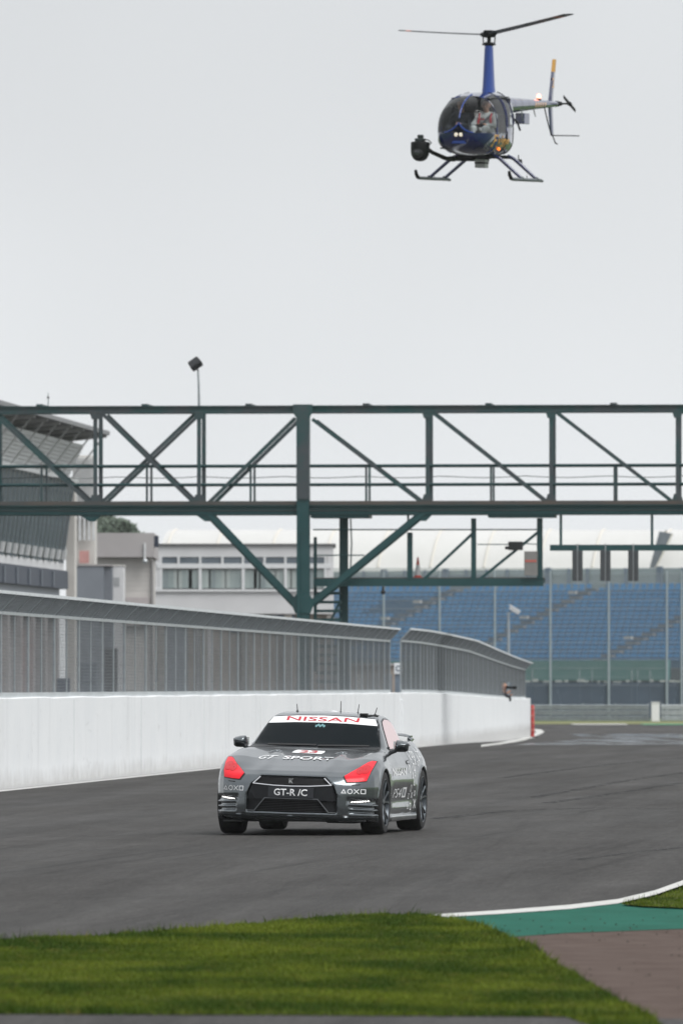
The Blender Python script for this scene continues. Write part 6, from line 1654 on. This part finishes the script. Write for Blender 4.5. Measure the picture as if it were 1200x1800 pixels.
m_skin = M('skin', (.42, .22, .15), .5, var=.06, scale=10)
m_hairb = M('dark_brown_hair', (.025, .016, .012), .6)
m_suit = M('white_race_suit', (.46, .46, .45), .7, var=.06, scale=8)
m_navyc = M('dark_flight_jacket', (.02, .022, .03), .75, var=.15, scale=8)
def seated(hy, arms):
    # coordinates of the helicopter: seat cushion top at z = 1.0
    c = [((.50, hy - .09, 1.06), (.50, hy + .09, 1.06), .125, .125), ((.48, hy, 1.10), (.44, hy, 1.36), .15, .165), ((.44, hy - .13, 1.44), (.44, hy + .13, 1.44), .085, .085)]
    for sy in (-1, 1):
        c += [((.52, hy + sy * .10, 1.07), (.98, hy + sy * .14, 1.14), .088, .066), ((.98, hy + sy * .14, 1.14), (1.12, hy + sy * .13, .78), .064, .045)]
        sh, el, wr = arms[sy]
        c += [((.44, hy + sy * .19, 1.43), el, .062, .05), (el, wr, .05, .036)]
    return c
def ex_passenger(t):
    hy = .29
    mr2 = M('red_suit_trim', (.5, .03, .04), .6)
    for sy in (-1, 1):
        mb = MB(); mb.tube([(.53, hy + sy * .14, 1.49), (.585, hy + sy * .13, 1.40), (.61, hy + sy * .15, 1.25)], .022, 8); mb.build('red_panel', mr2, t, smooth=True)
    v, f = text_mesh('NISSAN', bold=.03, fix_w=.20, fix_h=.04); MB().add([(.622, hy + x, 1.36 + y) for x, y in v], f).build('chest_lettering', mr2, t, fix=False)
    for dy in (-.05, .05):
        mb = MB(); p_, f_ = ring_poly((0, 0), .032, 14, .012); mb.add([(.64, hy + dy + a, 1.26 + b) for a, b in p_], f_); mb.build('chest_print', m_hblack, t)
    mb = MB(); mb.tube([(.50, hy + .17, 1.50), (.615, hy + .06, 1.38), (.635, hy - .06, 1.22), (.60, hy - .16, 1.10)], .026, 6); mb.build('seat_belt', M('belt_grey', (.10, .11, .12), .7), t, smooth=True)
    mb = MB(); mb.box(.80, .95, hy - .09, hy + .09, 1.20, 1.25); mb.build('game_controller', m_hblack, t, bevel=.02)
HEADZ = 1.665
HS = HM @ Matrix.Translation((.55, 0, 0))
a1 = {1: (None, (.66, .29 + .25, 1.22), (.80, .29 + .11, 1.23)), -1: (None, (.66, .29 - .25, 1.22), (.80, .29 - .11, 1.23))}
sk = head_bones(.50, .29, HEADZ) + hand((.81, .40, 1.23), (.5, -.5, .05), (.5, .5, 0), (0, 0, 1)) + hand((.81, .18, 1.23), (.5, .5, .05), (-.5, .5, 0), (0, 0, 1))
person('person', 'passenger in white and red race suit sitting in the helicopter, holding a controller', HS, seated(.29, a1), sk, (.50, .29, HEADZ), m_suit, m_skin, m_hairb, extra=ex_passenger)
def ex_pilot(t):
    for sy in (-1, 1): mb = MB(); mb.lathe([(0, -.02), (.045, -.02), (.05, .01), (.04, .022), (0, .025)], (.50, -.29 + sy * .10, HEADZ + .01), 'y', 14); mb.build('ear_cup', m_hblack, t, smooth=True)
    mb = MB(); mb.tube([(.50, -.29 + .11 * math.cos(a), HEADZ + .02 + .115 * math.sin(a)) for a in np.linspace(0, math.pi, 9)], .012, 6); mb.build('headband', m_hblack, t)
a2 = {1: (None, (.68, -.29 + .27, 1.20), (.98, -.29 + .14, 1.24)), -1: (None, (.62, -.29 - .25, 1.18), (.88, -.29 - .22, 1.05))}
sk = head_bones(.50, -.29, HEADZ) + hand((.99, -.15, 1.24), (1, -.1, 0), (0, 0, 1), (0, 1, 0)) + hand((.89, -.51, 1.05), (1, 0, -.2), (0, 1, 0), (0, 0, 1))
person('person', 'pilot in dark jacket and headset at the controls of the helicopter', HS, seated(-.29, a2), sk, (.50, -.29, HEADZ), m_navyc, m_skin, m_hairb, extra=ex_pilot)
# photographer leaning on the far wall
PD = 298.4
PM = Matrix.Translation((wallX(PD) - .36, PD + .16, gz(PD))) @ Matrix.Rotation(rad(-35), 4, 'Z')
zz0 = .30
cb_ = [((0, -.09, .90 + zz0), (0, .09, .90 + zz0), .12, .12), ((0, 0, .95 + zz0), (.10, 0, 1.22 + zz0), .14, .15), ((.16, -.13, 1.34 + zz0), (.16, .13, 1.34 + zz0), .08, .08),
       ((.02, -.09, .88 + zz0), (.04, -.11, .46 + zz0), .085, .065), ((.04, -.11, .46 + zz0), (-.02, -.11, .06 + zz0), .062, .045), ((.02, .09, .88 + zz0), (.04, .11, .46 + zz0), .085, .065), ((.04, .11, .46 + zz0), (-.02, .11, .06 + zz0), .062, .045),
       ((.16, -.19, 1.33 + zz0), (.28, -.27, 1.10 + zz0), .058, .048), ((.28, -.27, 1.10 + zz0), (.40, -.10, 1.34 + zz0), .046, .035), ((.16, .19, 1.33 + zz0), (.30, .26, 1.12 + zz0), .058, .048), ((.30, .26, 1.12 + zz0), (.44, .06, 1.28 + zz0), .046, .035)]
sb_ = head_bones(.24, 0, 1.57 + zz0) + hand((.41, -.10, 1.35 + zz0), (.6, .5, .5), (0, 0, 1), (0, -1, 0)) + hand((.45, .06, 1.28 + zz0), (.7, -.4, .2), (0, -1, 0), (0, 0, 1))
def ex_photo(t):
    mb = MB(); mb.box(.36, .44, -.08, .08, 1.50 + zz0, 1.60 + zz0); mb.lathe([(0, 0), (.04, 0), (.042, .16), (.055, .18), (.055, .30), (0, .30)], (.44, 0, 1.54 + zz0), 'x', 14); mb.build('camera', m_hblack, t)
    for sy in (-1, 1): mb = MB(); mb.box(-.10, .16, sy * .11 - .05, sy * .11 + .05, .0, .10 + zz0); mb.build('boot', m_dark, t, bevel=.02)
person('person', 'photographer in dark clothes standing behind the far wall by the fence', PM, cb_, sb_, (.24, 0, 1.57 + zz0), m_navyc, m_skin, M('light_brown_hair', (.16, .09, .05), .6), extra=ex_photo)

# ================================================================== air
mh = bpy.data.materials.new('hazy_air'); mh.use_nodes = True
n = mh.node_tree.nodes; n.clear(); oo_ = n.new('ShaderNodeOutputMaterial'); pv = n.new('ShaderNodeVolumePrincipled')
pv.inputs['Color'].default_value = (.93, .95, .97, 1); pv.inputs['Density'].default_value = .0001; pv.inputs['Anisotropy'].default_value = .2
mh.node_tree.links.new(pv.outputs[0], oo_.inputs['Volume'])
mb = MB(); mb.box(-620, 620, -230, 1020, -1.6, 30)
hz_ = mb.build('haze', mh); tag(hz_, kind='stuff')
